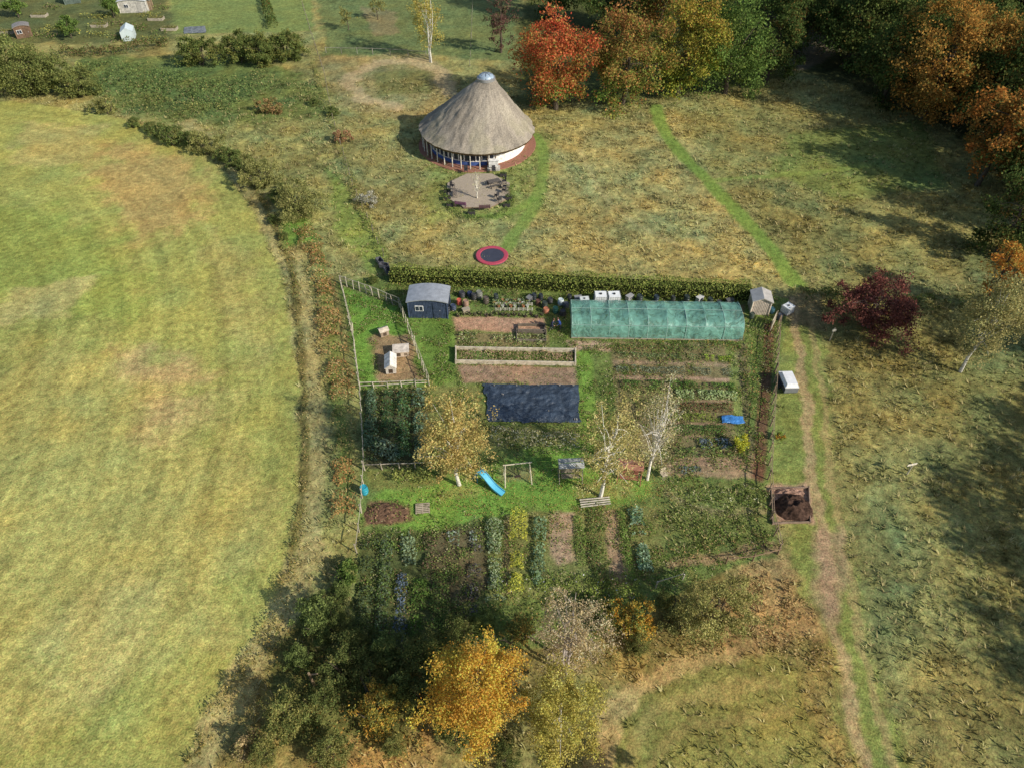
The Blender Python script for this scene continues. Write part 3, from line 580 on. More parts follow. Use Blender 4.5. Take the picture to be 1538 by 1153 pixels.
pal=np.array([C(110,132,60),C(92,114,54),C(136,138,84),C(132,108,76),C(166,156,120)])
c=pal[rng.choice(5,len(x),p=[.38,.22,.17,.12,.11])]
P=np.repeat(np.stack([x,y,np.full(len(x),.08)],1),6,0)+rng.normal(size=(len(x)*6,3))*[.15,.15,.08]; P[:,2]=np.abs(P[:,2])+.02
m=MB(); m.leaves(P,.13,np.repeat(c,6,0)*rng.uniform(.65,1.4,(len(P),1)),flat=.5,br=1.2); m.build("garden_weeds",[M_leaf])
m=MB(); n=6000; a=rng.choice(3,n); ctr=np.array([G(690,728)[:2],G(890,740)[:2],G(960,715)[:2]])[a]; P=np.c_[ctr+rng.normal(size=(n,2))*[3.2,2.2],rng.uniform(.03,.08,n)]; m.leaves(P,.09,C(196,168,96)*rng.uniform(.7,1.3,(n,1)),flat=3,br=1.); m.build("fallen_leaves",[M_leaf])
# ---------- fences
def fence(name,pts,h=1.1,sp=2.0,rails=(1.0,.55),col=(150,138,115),net=False,pr=.06,lean=0.03):
    m=MB(); P=[G(a,b)[:2] for a,b in pts]; r=np.random.default_rng(len(pts)*7+int(abs(pts[0][0])))
    c=C(*col)
    for a,b in zip(P[:-1],P[1:]):
        L=np.linalg.norm(b-a); k=max(1,int(round(L/sp))); ang=math.atan2(b[1]-a[1],b[0]-a[0])
        pp=[a+(b-a)*i/k for i in range(k+1)]
        for i,p in enumerate(pp):
            t=r.normal(size=2)*lean*h; hh=h*r.uniform(.9,1.15)
            m.tube([(p[0],p[1],-.1),(p[0]+t[0],p[1]+t[1],hh)],[pr,pr*.9],c*r.uniform(.7,1.15),6)
        for zr in rails:
            for i in range(k):
                q=(pp[i]+pp[i+1])/2; ll=np.linalg.norm(pp[i+1]-pp[i])
                nrm=np.array([-math.sin(ang),math.cos(ang)])*(pr+.015)
                m.box((q[0]+nrm[0],q[1]+nrm[1],zr*h/1.1+r.normal()*.03),(ll+.06,.03,.08),c*r.uniform(.7,1.2),ang+r.normal()*.01)
        if net:
            v=[[a[0],a[1],0.02],[b[0],b[1],0.02],[b[0],b[1],h*.95],[a[0],a[1],h*.95]]; m.add(v,[[0,1,2,3]],C(120,120,105),1)
    return m.build(name,[M_sol,M_wire])
fence("picket_fence",[(512,428),(530,500),(541,585)],1.3,1.1,(1.05,),(192,182,160),True,lean=.06)
fence("picket_fence",[(512,428),(560,445),(600,462)],1.3,.9,(1.05,.5),(192,182,160),True,lean=.08)
fence("picket_fence",[(600,462),(622,520),(645,580)],1.3,1.0,(1.05,),(194,184,160),True,lean=.06)
fence("picket_fence",[(541,585),(645,580)],1.0,1.3,(.95,.5),(196,186,164),False)
fence("garden_fence",[(541,585),(545,650),(547,705),(543,770),(536,830)],1.2,1.6,(1.05,),(182,172,150),False)
fence("garden_fence",[(548,706),(600,704),(648,703)],.9,1.8,(.85,),(186,174,154),False)
fence("garden_fence",[(1168,488),(1163,560),(1157,640),(1153,720),(1156,780),(1168,830)],1.3,1.6,(1.1,.6),(166,142,116),False)
fence("garden_fence",[(1168,832),(1130,842),(1090,846)],1.0,2.2,(.9,),(140,116,92),False)
fence("garden_fence",[(985,882),(1025,870)],.9,2.0,(.9,),(205,196,180),False)
fence("stock_fence",[(455,10),(470,60),(487,110),(500,180),(530,280),(560,350),(585,405)],1.1,3.0,(),(130,122,105),False)
fence("stock_fence",[(490,80),(560,82),(640,86)],1.1,3.0,(1.0,),(150,145,130),False)
fence("paddock_fence",[(710,0),(708,60),(706,100)],1.2,4.0,(),(150,145,125),False)
g=G(1160,492); m=MB()
for i in range(7): m.box((0,i*.02,.25+i*.2),(1.9,.03,.13),C(200,186,160))
for s_ in (-.95,.95): m.box((s_,.05,.8),(.08,.08,1.7),C(170,155,130))
m.build("garden_gate",[M_sol],(g[0],g[1],0),math.radians(60))
# ---------- roundhouse
hc=np.array([-5.2,101.0]); RH=empty("roundhouse",(hc[0],hc[1],0))
m=MB(); k=300; sh=.22
nr=50; a=np.arange(k)*2*math.pi/k; vs=[];cs=[]
ca,sa=np.cos(a),np.sin(a)
for i in range(nr+1):
    t=i/nr; r_=8.5*(1-t)+1.15*t; z=2.55+(9.6-2.55)*(t**1.06)
    w=fbm(ca*r_*1.2+20,sa*r_*1.2+20,1,3,3)-.5
    edge=(fbm(ca*9+30,sa*9+30,1,3,5)-.5)*.35*(1-t)**6
    rr=r_+w*.3+edge
    offx=(z-2.55)*sh
    vs.append(np.stack([rr*ca+offx,rr*sa,np.full(k,z)+w*.2-.35*np.cos(a-.2)*(1-t)*.8],1))
    st=fbm(ca*14+30,sa*14+30+t*1.5,1,4,8); pt=fbm(ca*r_+50,sa*r_+50,.45,5,9); fi=np.random.default_rng(i).random(k)
    c=np.outer(.68+.46*st,C(164,154,138))*(.5+.85*pt)[:,None]*(.88+.24*fi)[:,None]
    moss=(sstep(.5,.68,pt)*sstep(.8,.1,t)*.35)[:,None]; c=c*(1-moss)+C(122,120,84)*moss
    if t>.88: c*=.85
    cs.append(c)
V=np.concatenate(vs); f=[[i*k+j,i*k+(j+1)%k,(i+1)*k+(j+1)%k,(i+1)*k+j] for i in range(nr) for j in range(k)]
m.add(V,f,np.concatenate(cs))
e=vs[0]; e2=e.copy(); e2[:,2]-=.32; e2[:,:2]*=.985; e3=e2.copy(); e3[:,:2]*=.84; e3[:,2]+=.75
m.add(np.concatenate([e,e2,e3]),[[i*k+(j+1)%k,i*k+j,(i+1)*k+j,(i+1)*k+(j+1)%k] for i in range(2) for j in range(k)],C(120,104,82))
m.build("thatched_roof",[M_thatch],parent=RH,smooth=True)
m=MB(); ax=(9.6-2.55)*sh
m.rev([(1.2,9.45),(1.3,9.5),(1.3,9.85),(1.12,9.9)],C(150,150,150),32,(ax,0,0)); m.rev([(1.12,9.88),(1.0,10.12),(.7,10.3),(.3,10.4),(.01,10.42)],C(150,168,184),32,(ax,0,0),1)
for q in range(8):
    an=q*math.pi/4; m.tube([(ax+1.12*math.cos(an),1.12*math.sin(an),9.92),(ax+.7*math.cos(an),.7*math.sin(an),10.33),(ax,0,10.45)],[.04,.04,.04],C(100,106,112),5)
m.build("roof_lantern",[M_metal,M_plast],parent=RH)
m=MB(); R=7.15
def arc(a0,a1,r0,z0,z1,col,mi=0,th=.25):
    n=max(2,int((a1-a0)/4)); aa=np.radians(np.linspace(a0,a1,n+1))
    o=np.stack([r0*np.cos(aa),r0*np.sin(aa)],1); ii=o*(r0-th)/r0
    v=np.concatenate([np.c_[o,np.full(n+1,z0)],np.c_[o,np.full(n+1,z1)],np.c_[ii,np.full(n+1,z1)],np.c_[ii,np.full(n+1,z0)]])
    f=[]; q=n+1
    for s_ in range(3):
        for j in range(n): f.append([s_*q+j,s_*q+j+1,(s_+1)*q+j+1,(s_+1)*q+j])
    f.append([0,q,2*q,3*q]); f.append([n,3*q+n,2*q+n,q+n])
    m.add(v,f,col,mi)
arc(-66,175,R,0,2.75,C(238,234,226))
arc(175,294,R-.05,0,.75,C(66,92,150),0,.2)
arc(175,287,R-.12,.75,2.3,C(30,40,50),1,.05)
arc(175,294,R,2.3,2.75,C(150,130,105),0,.3)
arc(175,294,R+.02,.752,.83,C(225,220,210),0,.3)
for an in np.linspace(177,284,17):
    t=math.radians(an); m.box((R*math.cos(t),R*math.sin(t),1.55),(.16,.14,1.5),C(228,222,210),t)
t=math.radians(288.5); m.box(((R-.02)*math.cos(t),(R-.02)*math.sin(t),1.1),(.1,1.0,2.1),C(240,238,232),t); m.box(((R+.05)*math.cos(t),(R+.05)*math.sin(t),1.35),(.04,.6,.9),C(40,50,60),t,1)
for s_ in(-.56,.56): m.box((R*math.cos(t)-s_*math.sin(t),R*math.sin(t)+s_*math.cos(t),1.12),(.16,.1,2.25),C(120,98,74),t)
for an in np.linspace(180,284,12):
    t=math.radians(an); m.tube([((R+.95)*math.cos(t),(R+.95)*math.sin(t),0),((R+.95)*math.cos(t),(R+.95)*math.sin(t),2.6)],[.09,.08],C(205,198,182),6)
m.build("walls",[M_sol,M_glass],parent=RH)
m=MB(); m.rev([(8.8,-.05),(8.75,.1),(8.1,.12),(7.0,.13)],C(152,108,90),72); m.build("brick_apron",[M_gravel],parent=RH)
m=MB(); m.box((2.6,-7.9,.2),(1.8,1.1,.3),C(190,185,175)); m.box((2.6,-8.0,1.0),(1.3,.5,.9),C(225,222,215)); m.box((2.6,-8.0,1.5),(1.5,.7,.07),C(235,232,225)); m.build("porch_cabinet",[M_sol],parent=RH)
# patio
m=MB(); pc=G(718,292)
aa=np.linspace(0,2*math.pi,8,endpoint=False)+.39
hx=np.concatenate([np.linspace([4.7*math.cos(p_),4.9*math.sin(p_)+.8],[4.7*math.cos(q_),4.9*math.sin(q_)+.8],5,endpoint=False) for p_,q_ in zip(aa,np.roll(aa,-1))])
px,py=hx[:,0],hx[:,1]; n_=len(px)
v=np.concatenate([np.c_[px,py,np.full(n_,.0)],np.c_[px*.985,py*.985,np.full(n_,.22)],[[0,.8,.23]]])
m.add(v,[[j,(j+1)%n_,n_+(j+1)%n_,n_+j] for j in range(n_)],C(130,112,92)); m.add(v[n_:],[[j,(j+1)%n_,n_] for j in range(n_)],C(170,156,136))
m.build("gravel_patio",[M_gravel],(pc[0],pc[1],0))
def loc(px,py,z=0): g=G(px,py,z); return (g[0],g[1],z)
def table(px,py,rz=0,z=.22,col=(150,130,105)):
    m=MB(); c=C(*col)
    for i in range(5): m.box((0,-.36+i*.18,.73),(1.7,.15,.04),c)
    for sx in(-.65,.65):
        for sy in(-.3,.3): m.box((sx,sy,.355),(.08,.08,.71),c*.8)
    for sy in(-.75,.75):
        m.box((0,sy,.45),(1.7,.26,.04),c)
        for sx in(-.65,.65): m.box((sx,sy,.215),(.07,.2,.43),c*.8)
    m.build("picnic_table",[M_sol],loc(px,py)[:2]+(z,),rz)
def chair(px,py,rz,z=.22,col=(60,58,60)):
    m=MB(); c=C(*col); m.box((0,0,.45),(.5,.5,.05),c); m.box((0,.25,.75),(.5,.04,.55),c)
    for sx in(-.21,.21):
        for sy in(-.21,.21): m.box((sx,sy,.21),(.04,.04,.43),c)
        m.box((sx*1.1,0,.66),(.05,.5,.04),c)
    m.build("garden_chair",[M_sol],loc(px,py)[:2]+(z,),rz)
def bench(px,py,rz,col,z=.22):
    m=MB(); c=C(*col)
    for i in range(3): m.box((0,-.16+i*.16,.45),(1.5,.13,.04),c)
    for i in range(3): m.box((0,.26,.58+i*.14),(1.5,.04,.1),c)
    for sx in(-.68,.68): m.box((sx,-.18,.215),(.07,.07,.43),c*.8); m.box((sx,.22,.45),(.07,.06,.9),c*.8); m.box((sx,0,.65),(.07,.45,.05),c)
    m.build("park_bench",[M_sol],loc(px,py)[:2]+(z,),rz)
bench(692,313,2.9,(112,72,96)); bench(728,318,3.2,(96,70,72)); bench(684,296,1.7,(120,110,100))
for (a,b,rz) in [(680,285,1),(746,300,4),(757,292,4.4),(757,278,5),(742,262,.3),(700,262,0),(758,286,4.7),(750,306,3.6)]: chair(a,b,rz)
table(742,281,.4,col=(96,90,84))
def planter(px,py,w,d,h,col,leafc=None,z=0.,rz=0,name="planter"):
    m=MB(); c=C(*col); m.box((0,-d/2,h/2),(w,.05,h),c); m.box((0,d/2,h/2),(w,.05,h),c*.9); m.box((-w/2,0,h/2),(.05,d-.052,h),c*.85); m.box((w/2,0,h/2),(.05,d-.052,h),c*.85); m.box((0,0,h*.42),(w-.06,d-.06,h*.8),C(80,62,46))
    if leafc:
        n=int(w*d*160)+30; P=np.c_[rng.uniform(-w/2,w/2,n),rng.uniform(-d/2,d/2,n),h*.8+np.abs(rng.normal(size=n))*.14]
        m.leaves(P,.14,C(*leafc)*rng.uniform(.6,1.4,(n,1)),1)
    m.build(name,[M_sol,M_leaf],loc(px,py)[:2]+(z,),rz)
for (a,b) in [(672,300),(676,310),(764,300),(761,310),(708,322),(756,265),(672,290)]: planter(a,b,.9,.5,.5,(64,60,60),(92,108,60))
mass("patio_border",[(668,290),(672,312),(690,325),(722,331),(752,325),(768,305),(766,280)],.9,.5,[((106,124,58),3),((80,92,50),2)],70,.17,77,.4)
# ---------- trampoline
m=MB(); m.rev([(1.95,.16),(1.98,.24),(1.9,.3),(1.5,.3),(1.42,.26)],C(180,70,88),48); m.rev([(1.42,.25),(.7,.235),(.01,.23)],C(62,64,76),48)
m.rev([(1.95,.05),(1.95,.16)],C(90,90,90),48)
for q in range(8):
    an=q*math.pi/4; m.tube([(1.9*math.cos(an),1.9*math.sin(an),-.1),(1.9*math.cos(an),1.9*math.sin(an),.22)],[.04,.04],C(120,120,125))
m.build("trampoline",[M_plast],loc(739,386))
# ---------- sheds
def shed(name,px,py,w,d,h,rz,wall,roof,rise=.35,win=True,gable=False):
    l=loc(px,py); E=empty(name,l,rz); m=MB(); c=C(*wall)
    nb=int(w/.16)
    m.box((0,0,h/2),(w,d,h),c)
    for i in range(nb+1): m.box((-w/2+i*w/nb,-d/2-.012,h/2),(.02,.02,h),c*.6)
    for i in range(int(d/.16)+1):
        for s_ in(-1,1): m.box((s_*(w/2+.012),-d/2+i*d/int(d/.16),h/2),(.02,.02,h),c*.6)
    for sx in(-1,1):
        for sy in(-1,1): m.box((sx*(w/2+.02),sy*(d/2+.02),h/2),(.1,.1,h+.02),c*1.3)
    m.build("walls",[M_sol],parent=E)
    m=MB(); n=10; xs_=np.linspace(-1,1,n+1)
    zz=h+rise*(1-np.abs(xs_)) if gable else h+rise*(1-xs_**2)
    ww=w/2+.18; dd=d/2+.2
    f0=np.c_[xs_*ww,np.full(n+1,-dd),zz+.03]; f1=np.c_[xs_*ww,np.full(n+1,dd),zz+.03]; g0=f0-[0,0,.1]; g1=f1-[0,0,.1]
    v=np.concatenate([f0,f1,g0,g1]); q=n+1
    f=[[j,j+1,q+j+1,q+j] for j in range(n)]+[[2*q+j,3*q+j,3*q+j+1,2*q+j+1] for j in range(n)]+[[j,2*q+j,2*q+j+1,j+1] for j in range(n)]+[[q+j,q+j+1,3*q+j+1,3*q+j] for j in range(n)]+[[0,q,3*q,2*q],[n,2*q+n,3*q+n,q+n]]
    m.add(v,f,C(*roof)); m.build("roof",[M_metal],parent=E)
    m=MB()
    v=np.concatenate([np.c_[xs_*w/2,np.full(n+1,-d/2),zz-.02],np.c_[xs_*w/2,np.full(n+1,-d/2),np.full(n+1,h-.01)]]); m.add(v,[[j,j+1,q+j+1,q+j] for j in range(n)],c)
    v=v.copy(); v[:,1]=d/2; m.add(v,[[j,j+1,q+j+1,q+j] for j in range(n)],c); m.build("gables",[M_sol],parent=E)
    if win:
        m=MB(); m.box((-w*.22,-d/2-.03,h*.6),(.9,.06,.7),C(225,225,220)); m.box((-w*.22,-d/2-.065,h*.6),(.76,.02,.56),C(40,50,60),m=1); m.box((-w*.22,-d/2-.08,h*.6),(.04,.02,.56),C(225,225,220))
        m.box((w*.24,-d/2-.035,h*.46),(.85,.05,h*.88),c*.75); m.box((w*.24+.3,-d/2-.07,h*.5),(.05,.03,.12),C(190,190,190)); m.build("window_and_door",[M_sol,M_glass],parent=E)
    return E
shed("garden_shed",646,467,4.2,2.6,2.3,-.03,(62,76,98),(170,174,178))
shed("tool_shed",1138,466,1.9,1.7,1.9,-.1,(206,190,170),(200,194,184),.5,False,True)
# ---------- netting tunnel
L0,R0=G(858,507),G(1114,511); Lt=np.linalg.norm(R0-L0); an=math.atan2(R0[1]-L0[1],R0[0]-L0[0]); E=empty("crop_netting_tunnel",tuple(L0),an)
W=4.7; ns=9
pr=[(0,0),(.10,.9),(.25,1.55),(.7,1.95),(1.6,2.1),(2.35,2.12),(3.1,2.1),(4.0,1.95),(4.45,1.55),(4.6,.9),(4.7,0)]
pr=chaikin(np.array(pr),1); npf=len(pr)
nx_=180; vs=[]
for i in range(nx_+1):
    x=Lt*i/nx_; hp=(x/Lt*ns)%1; sag=math.sin(math.pi*hp)*.12
    wv=fbm(np.full(npf,x*1.4),pr[:,0]*1.5,1,3,4)-.5; ed=.25*(fbm(np.array([x*.9]),np.array([3.]),1,3,7)[0]-.5)
    vs.append(np.c_[np.full(npf,x),pr[:,0]+wv*.2+ed*(pr[:,0]<1)*(1-pr[:,1]/2.2),np.maximum(0,pr[:,1]*(1-sag*.6)+wv*.25*(pr[:,1]>.3))])
V=np.concatenate(vs); f=[[i*npf+j,(i+1)*npf+j,(i+1)*npf+j+1,i*npf+j+1] for i in range(nx_) for j in range(npf-1)]
t=fbm(V[:,0],V[:,1],.8,4,5); cc=C(118,172,154)[None]*(.55+.9*t[:,None])
m=MB(); m.add(V,f,cc)
for e in(0,nx_):
    ev=vs[e]; m.add(np.concatenate([ev,[[ev[0,0],W/2,0.]]]),[[j,j+1,npf] for j in range(npf-1)],C(110,160,145))
m.build("netting",[M_net],parent=E,smooth=True)
m=MB()
for i in range(ns+1):
    x=Lt*i/ns; m.tube(np.c_[np.full(npf,x),pr[:,0],pr[:,1]-.01],[.03]*npf,C(156,188,174),5)
for yy,zz in((.25,1.55),(4.4,1.55),(2.35,2.12)): m.tube([(0,yy,zz),(Lt,yy,zz)],[.03,.03],C(140,170,158),5)
m.tube([(0,-.12,.07),(Lt,-.12,.07)],[.07,.07],C(150,140,120),6)
m.build("hoops",[M_plast],parent=E)
m=MB()
for yy in(.8,1.8,2.9,3.9):
    n=1600; P=np.c_[rng.uniform(.4,Lt-.4,n),yy+rng.normal(size=n)*.25,np.abs(rng.normal(size=n))*.3+.05]; m.leaves(P,.2,C(96,118,60)*rng.uniform(.5,1.4,(n,1)))
m.build("crops_inside",[M_leaf],parent=E)
# ---------- raised bed
def bed_frame(name,pts,h,col,th=.07):
    m=MB(); P=[G(a,b)[:2] for a,b in pts]; n=len(P)
    for i in range(n):
        a,b=P[i],P[(i+1)%n]; q=(a+b)/2; l_=np.linalg.norm(b-a); ang=math.atan2(b[1]-a[1],b[0]-a[0]); m.box((q[0],q[1],h/2),(l_-th,th,h),C(*col),ang)
        m.box((a[0],a[1],h/2+.03),(th*1.5,th*1.5,h+.1),C(*col)*.9,ang)
    m.build(name,[M_sol])
bed_frame("raised_bed",[(685,546),(864,549),(864,529),(685,526)],.5,(196,184,160),.12)
mass("raised_bed_planting",[(690,536),(860,539)],1.5,.25,[((156,128,104),3),((118,126,70),2)],100,.15,90,.2,z0=.25)
bed_frame("cold_frame",[(776,513),(820,514),(820,499),(776,498)],.35,(120,110,96))
bed_frame("cold_frame",[(778,501),(818,502),(818,490),(778,490)],.35,(110,100,86))
bed_frame("compost_frame",[(1160,787),(1216,785),(1214,733),(1158,735)],.25,(150,128,108))
def heap(name,px,py,rx,ry,h,col,z=0):
    n=36; m=MB(); gx,gy=np.meshgrid(np.linspace(-1,1,n),np.linspace(-1,1,n)); r_=np.sqrt(gx**2+gy**2)*(1+.5*(fbm(gx*2+px,gy*2+py,1,3,5)-.5))
    zz=h*np.clip(1-r_**2,0,1)**.8*(.4+1.2*fbm(gx*3+px,gy*3+py,1.3,4,3))-.02
    v=np.c_[(gx*rx).ravel(),(gy*ry).ravel(),zz.ravel()]; i=np.arange(n*n).reshape(n,n)
    m.add(v,np.stack([i[:-1,:-1],i[:-1,1:],i[1:,1:],i[1:,:-1]],-1).reshape(-1,4),C(*col)*(.5+1.*fbm(v[:,0],v[:,1],3,3,4))[:,None]); m.build(name,[M_soil],loc(px,py,z),0,True)
heap("compost_heap",1190,762,1.6,1.4,1.0,(78,60,50)); heap("manure_heap",580,770,1.9,1.1,.3,(116,90,70)); heap("bark_heap",1187,740,1.4,.5,.4,(160,128,110))
mass("heap_weeds",[(550,768),(616,768)],2.0,.4,[((110,128,60),2),((130,104,78),2)],45,.15,95,.5)
# ---------- sheets / tarps
def sheet(name,pts,z,col,amp=.07,mat=None,nu=90,nv=45):
    P=[G(a,b) for a,b in pts]; u,v=np.meshgrid(np.linspace(0,1,nu),np.linspace(0,1,nv)); u=u.ravel()[:,None]; v=v.ravel()[:,None]
    Q=P[0]*(1-u)*(1-v)+P[1]*u*(1-v)+P[2]*u*v+P[3]*(1-u)*v
    w=fbm(Q[:,0],Q[:,1],.9,4,8); wr_=np.abs(fbm(Q[:,0]*.6,Q[:,1]*1.6,1.1,3,18)-.5); edge=np.minimum(np.minimum(u,1-u),np.minimum(v,1-v)).ravel()
    Q[:,2]=z+(w*3-wr_*5+.8)*amp*np.clip(edge*12,0.15,1); Q[:,2]=np.maximum(Q[:,2],z*.7); Q[:,:2]+=((w-.5)*.6)[:,None]
    i=np.arange(nu*nv).reshape(nv,nu); m=MB(); m.add(Q,np.stack([i[:-1,:-1],i[:-1,1:],i[1:,1:],i[1:,:-1]],-1).reshape(-1,4),C(*col)*(.75+.5*w)[:,None])
    return m.build(name,[mat or M_sheet],smooth=True)
sheet("black_groundsheet",[(735,634),(871,637),(868,579),(724,577)],.1,(56,68,82),.09)
m=MB()
for q in range(14):
    e_=q%3; u=rng.random(); v=(.03 if e_==0 else .97 if e_==1 else rng.random()); a=G(730+u*136,580+v*54); m.box((a[0],a[1],.32),(.2,.1,.09),C(150,146,138)*rng.uniform(.6,1.1),rng.uniform(0,3))
m.build("sheet_weights",[M_sol])
sheet("blue_tarpaulin",[(1084,637),(1118,638),(1116,627),(1084,626)],.25,(66,136,204),.05,nu=30,nv=15)
# ---------- play equipment
l=loc(737,727); m=MB(); n=14; t=np.linspace(0,1,n); zz=1.25*(1-t)**1.3*(1+.25*np.sin(t*math.pi*2))+.12; xx=t*2.6
for s_,(y0,y1,dz) in enumerate([(-.26,.26,0),(-.30,-.26,.16),(.26,.30,.16)]):
    v=np.concatenate([np.c_[xx,np.full(n,y0),zz+dz],np.c_[xx,np.full(n,y1),zz+dz],np.c_[xx,np.full(n,y0),zz-.05],np.c_[xx,np.full(n,y1),zz-.05]])
    m.add(v,[[j,j+1,n+j+1,n+j] for j in range(n-1)]+[[j,2*n+j,2*n+j+1,j+1] for j in range(n-1)]+[[n+j,n+j+1,3*n+j+1,3*n+j] for j in range(n-1)],C(84,176,206))
for s_ in(-.28,.28): m.tube([(-.6,s_,0),(-.05,s_,1.35)],[.035,.035],C(60,140,190)); m.tube([(0,s_,0),(0,s_,1.7)],[.035,.035],C(60,140,190))
for q in range(4): m.box((-.5+q*.13,0,.25+q*.28),(.1,.5,.03),C(70,150,200))
m.build("playground_slide",[M_plast],(l[0]-1.0,l[1]+.4,0),math.radians(-36))
l=loc(777,720); m=MB(); cw=C(206,196,168)
for s_ in(-1.05,1.05):
    for y_ in(-.7,.7): m.tube([(s_*1.12,y_,0),(s_,0,2.2)],[.055,.05],cw)
    m.tube([(s_*1.09,-.45,.8),(s_*1.09,.45,.8)],[.04,.04],cw)
m.tube([(-1.25,0,2.22),(1.25,0,2.22)],[.06,.06],cw)
for x_ in(-.25,.25): m.tube([(x_,0,2.18),(x_,0,.5)],[.012,.012],C(60,60,60),4)
m.box((0,0,.5),(.56,.22,.05),C(70,60,50)); m.build("garden_swing",[M_sol],l,math.radians(8))
def canopy_seat(name,px,py,rz,roof,frame):
    m=MB(); f=C(*frame)
    for s_ in(-1.0,1.0):
        m.tube([(s_,-.75,0),(s_,0,1.85)],[.04,.04],f); m.tube([(s_,.75,0),(s_,0,1.85)],[.04,.04],f); m.tube([(s_,-.7,.15),(s_,.7,.15)],[.03,.03],f)
        m.tube([(s_*.85,0,1.83),(s_*.85,-.2,.5)],[.015,.015],C(80,80,80),4)
    m.tube([(-1.05,0,1.87),(1.05,0,1.87)],[.045,.045],f)
    for i in range(3):
        m.box((0,-.48+i*.18,1.93+i*.035),(2.2,.16,.04),C(*roof)*(.9+.08*i),0,0,.2); m.box((0,.12+i*.18,2.0-i*.035),(2.2,.16,.04),C(*roof)*.85,0,0,-.2)
    for i in range(4): m.box((0,-.42+i*.13,.46),(1.6,.1,.04),f*.9)
    for i in range(4): m.box((0,.1+i*.02,.58+i*.13),(1.6,.04,.1),f*.95)
    m.build(name,[M_sol],loc(px,py),rz)
canopy_seat("garden_swing_seat",856,716,.05,(188,188,180),(150,140,120)); canopy_seat("garden_swing_seat",944,718,-.15,(176,122,98),(156,100,78))
chair(996,716,.4,0,(190,176,150))
m=MB()
for i in range(4): m.tube([(-1.3,i*.22,.12+.03*i),(1.3,i*.22+.1,.12)],[.07,.06],C(180,172,156),7)
m.build("timber_poles",[M_sol],loc(895,760),.1)
def pallet(px,py,rz,z=.02,name="wooden_pallet",tilt=0):
    m=MB(); c=C(176,162,138)
    for i in range(6): m.box((0,-.45+i*.18,.13),(1.2,.11,.025),c)
    for i in(-.55,0,.55): m.box((i,0,.06),(.1,1.0,.1),c*.8)
    o=m.build(name,[M_sol],loc(px,py)[:2]+(z,),rz); o.rotation_euler[0]=tilt
pallet(635,764,.1)
# ---------- stuff along hedge
def barrel(px,py,col,h=.95,r=.3,name="water_butt"):
    m=MB(); m.rev([(r*.85,0),(r,h*.15),(r*1.04,h*.5),(r,h*.85),(r*.9,h),(r*.86,h+.02),(r*.8,h-.03),(.01,h-.04)],C(*col),18)
    for zz in(.33,.66): m.rev([(r*1.02,h*zz-.03),(r*1.09,h*zz),(r*1.02,h*zz+.03)],C(*col)*.9,18)
    m.build(name,[M_plast],loc(px,py))
for (a,b,c_) in [(681,466,(60,70,90)),(690,458,(190,90,70)),(700,462,(150,120,100)),(712,450,(60,60,60)),(720,448,(120,120,110)),(808,458,(96,66,54)),(818,462,(52,60,52)),(826,455,(60,60,60)),(842,458,(190,200,200)),(850,462,(70,74,80)),(834,470,(60,110,90)),(1065,458,(50,60,56)),(1078,462,(60,60,60)),(1128,478,(70,80,70)),(960,452,(50,60,60)),(985,452,(46,60,70)),(1158,470,(60,100,110)),(855,450,(46,50,50)),(672,470,(50,54,60)),(548,740,(40,150,170)),(802,450,(50,56,60)),(812,451,(44,50,54)),(1010,454,(60,64,60)),(1030,455,(44,54,50)),(706,446,(40,50,80)),(694,446,(60,60,64)),(820,470,(170,110,80)),(845,474,(54,50,50)),(730,456,(90,80,70)),(745,452,(52,60,56)),(1100,466,(60,64,60)),(1170,480,(70,74,80))]: barrel(a,b,c_,rng.uniform(.6,1.0),rng.uniform(.25,.38))
def ibc(px,py,rz=0,col=(232,234,232),s=1.0):
    m=MB(); m.box((0,0,.62),(1.1,.95,.92),C(*col),top=.97); m.box((0,0,.075),(1.2,1.0,.12),C(130,120,105))
    m.rev([(.12,1.08),(.12,1.16),(.01,1.16)],C(60,60,60),12)
    g=C(170,174,176)
    for zz in(.25,.5,.75,1.0):
        for s_ in(-1,1): m.box((0,s_*.5,zz),(1.18,.02,.025),g); m.box((s_*.58,0,zz),(.02,1.0,.025),g)
    for q in np.linspace(-.56,.56,6):
        for s_ in(-1,1): m.box((q,s_*.515,.6),(.02,.015,1.0),g)
    for q in np.linspace(-.46,.46,5):
        for s_ in(-1,1): m.box((s_*.597,q,.6),(.015,.02,1.0),g)
    o=m.build("water_tank",[M_plast],loc(px,py),rz); o.scale=(s,s,s)
ibc(901,455,0,s=1.15); ibc(921,455,.05,s=1.15); ibc(877,459,.1,(210,214,210),.9); ibc(1181,470,.6,(220,222,220),.95)
m=MB()
for i in range(9):
    for j in range(3):
        m.rev([(.13,0),(.2,.3),(.17,.3),(.01,.24)],C(*[(60,60,60),(170,110,80),(190,190,180)][(i+j)%3]),10,(-1.9+i*.46,j*.5,.05)); P=rng.normal(size=(24,3))*.13+[-1.9+i*.46,j*.5,.45]; m.leaves(P,.15,C(118,134,80)*rng.uniform(.6,1.4,(24,1)),1)
m.build("potted_plants",[M_sol,M_leaf],loc(768,462))
m=MB()
for i in range(2):
    for x_ in np.linspace(-2,2,9): m.box((x_,i*.9,.3),(.1,.03,.45),C(195,190,175))
    m.box((0,i*.9+.03,.42),(4.2,.03,.06),C(185,178,162)); m.box((0,i*.9+.03,.2),(4.2,.03,.06),C(185,178,162))
m.build("pallet_fence",[M_sol],loc(772,468))
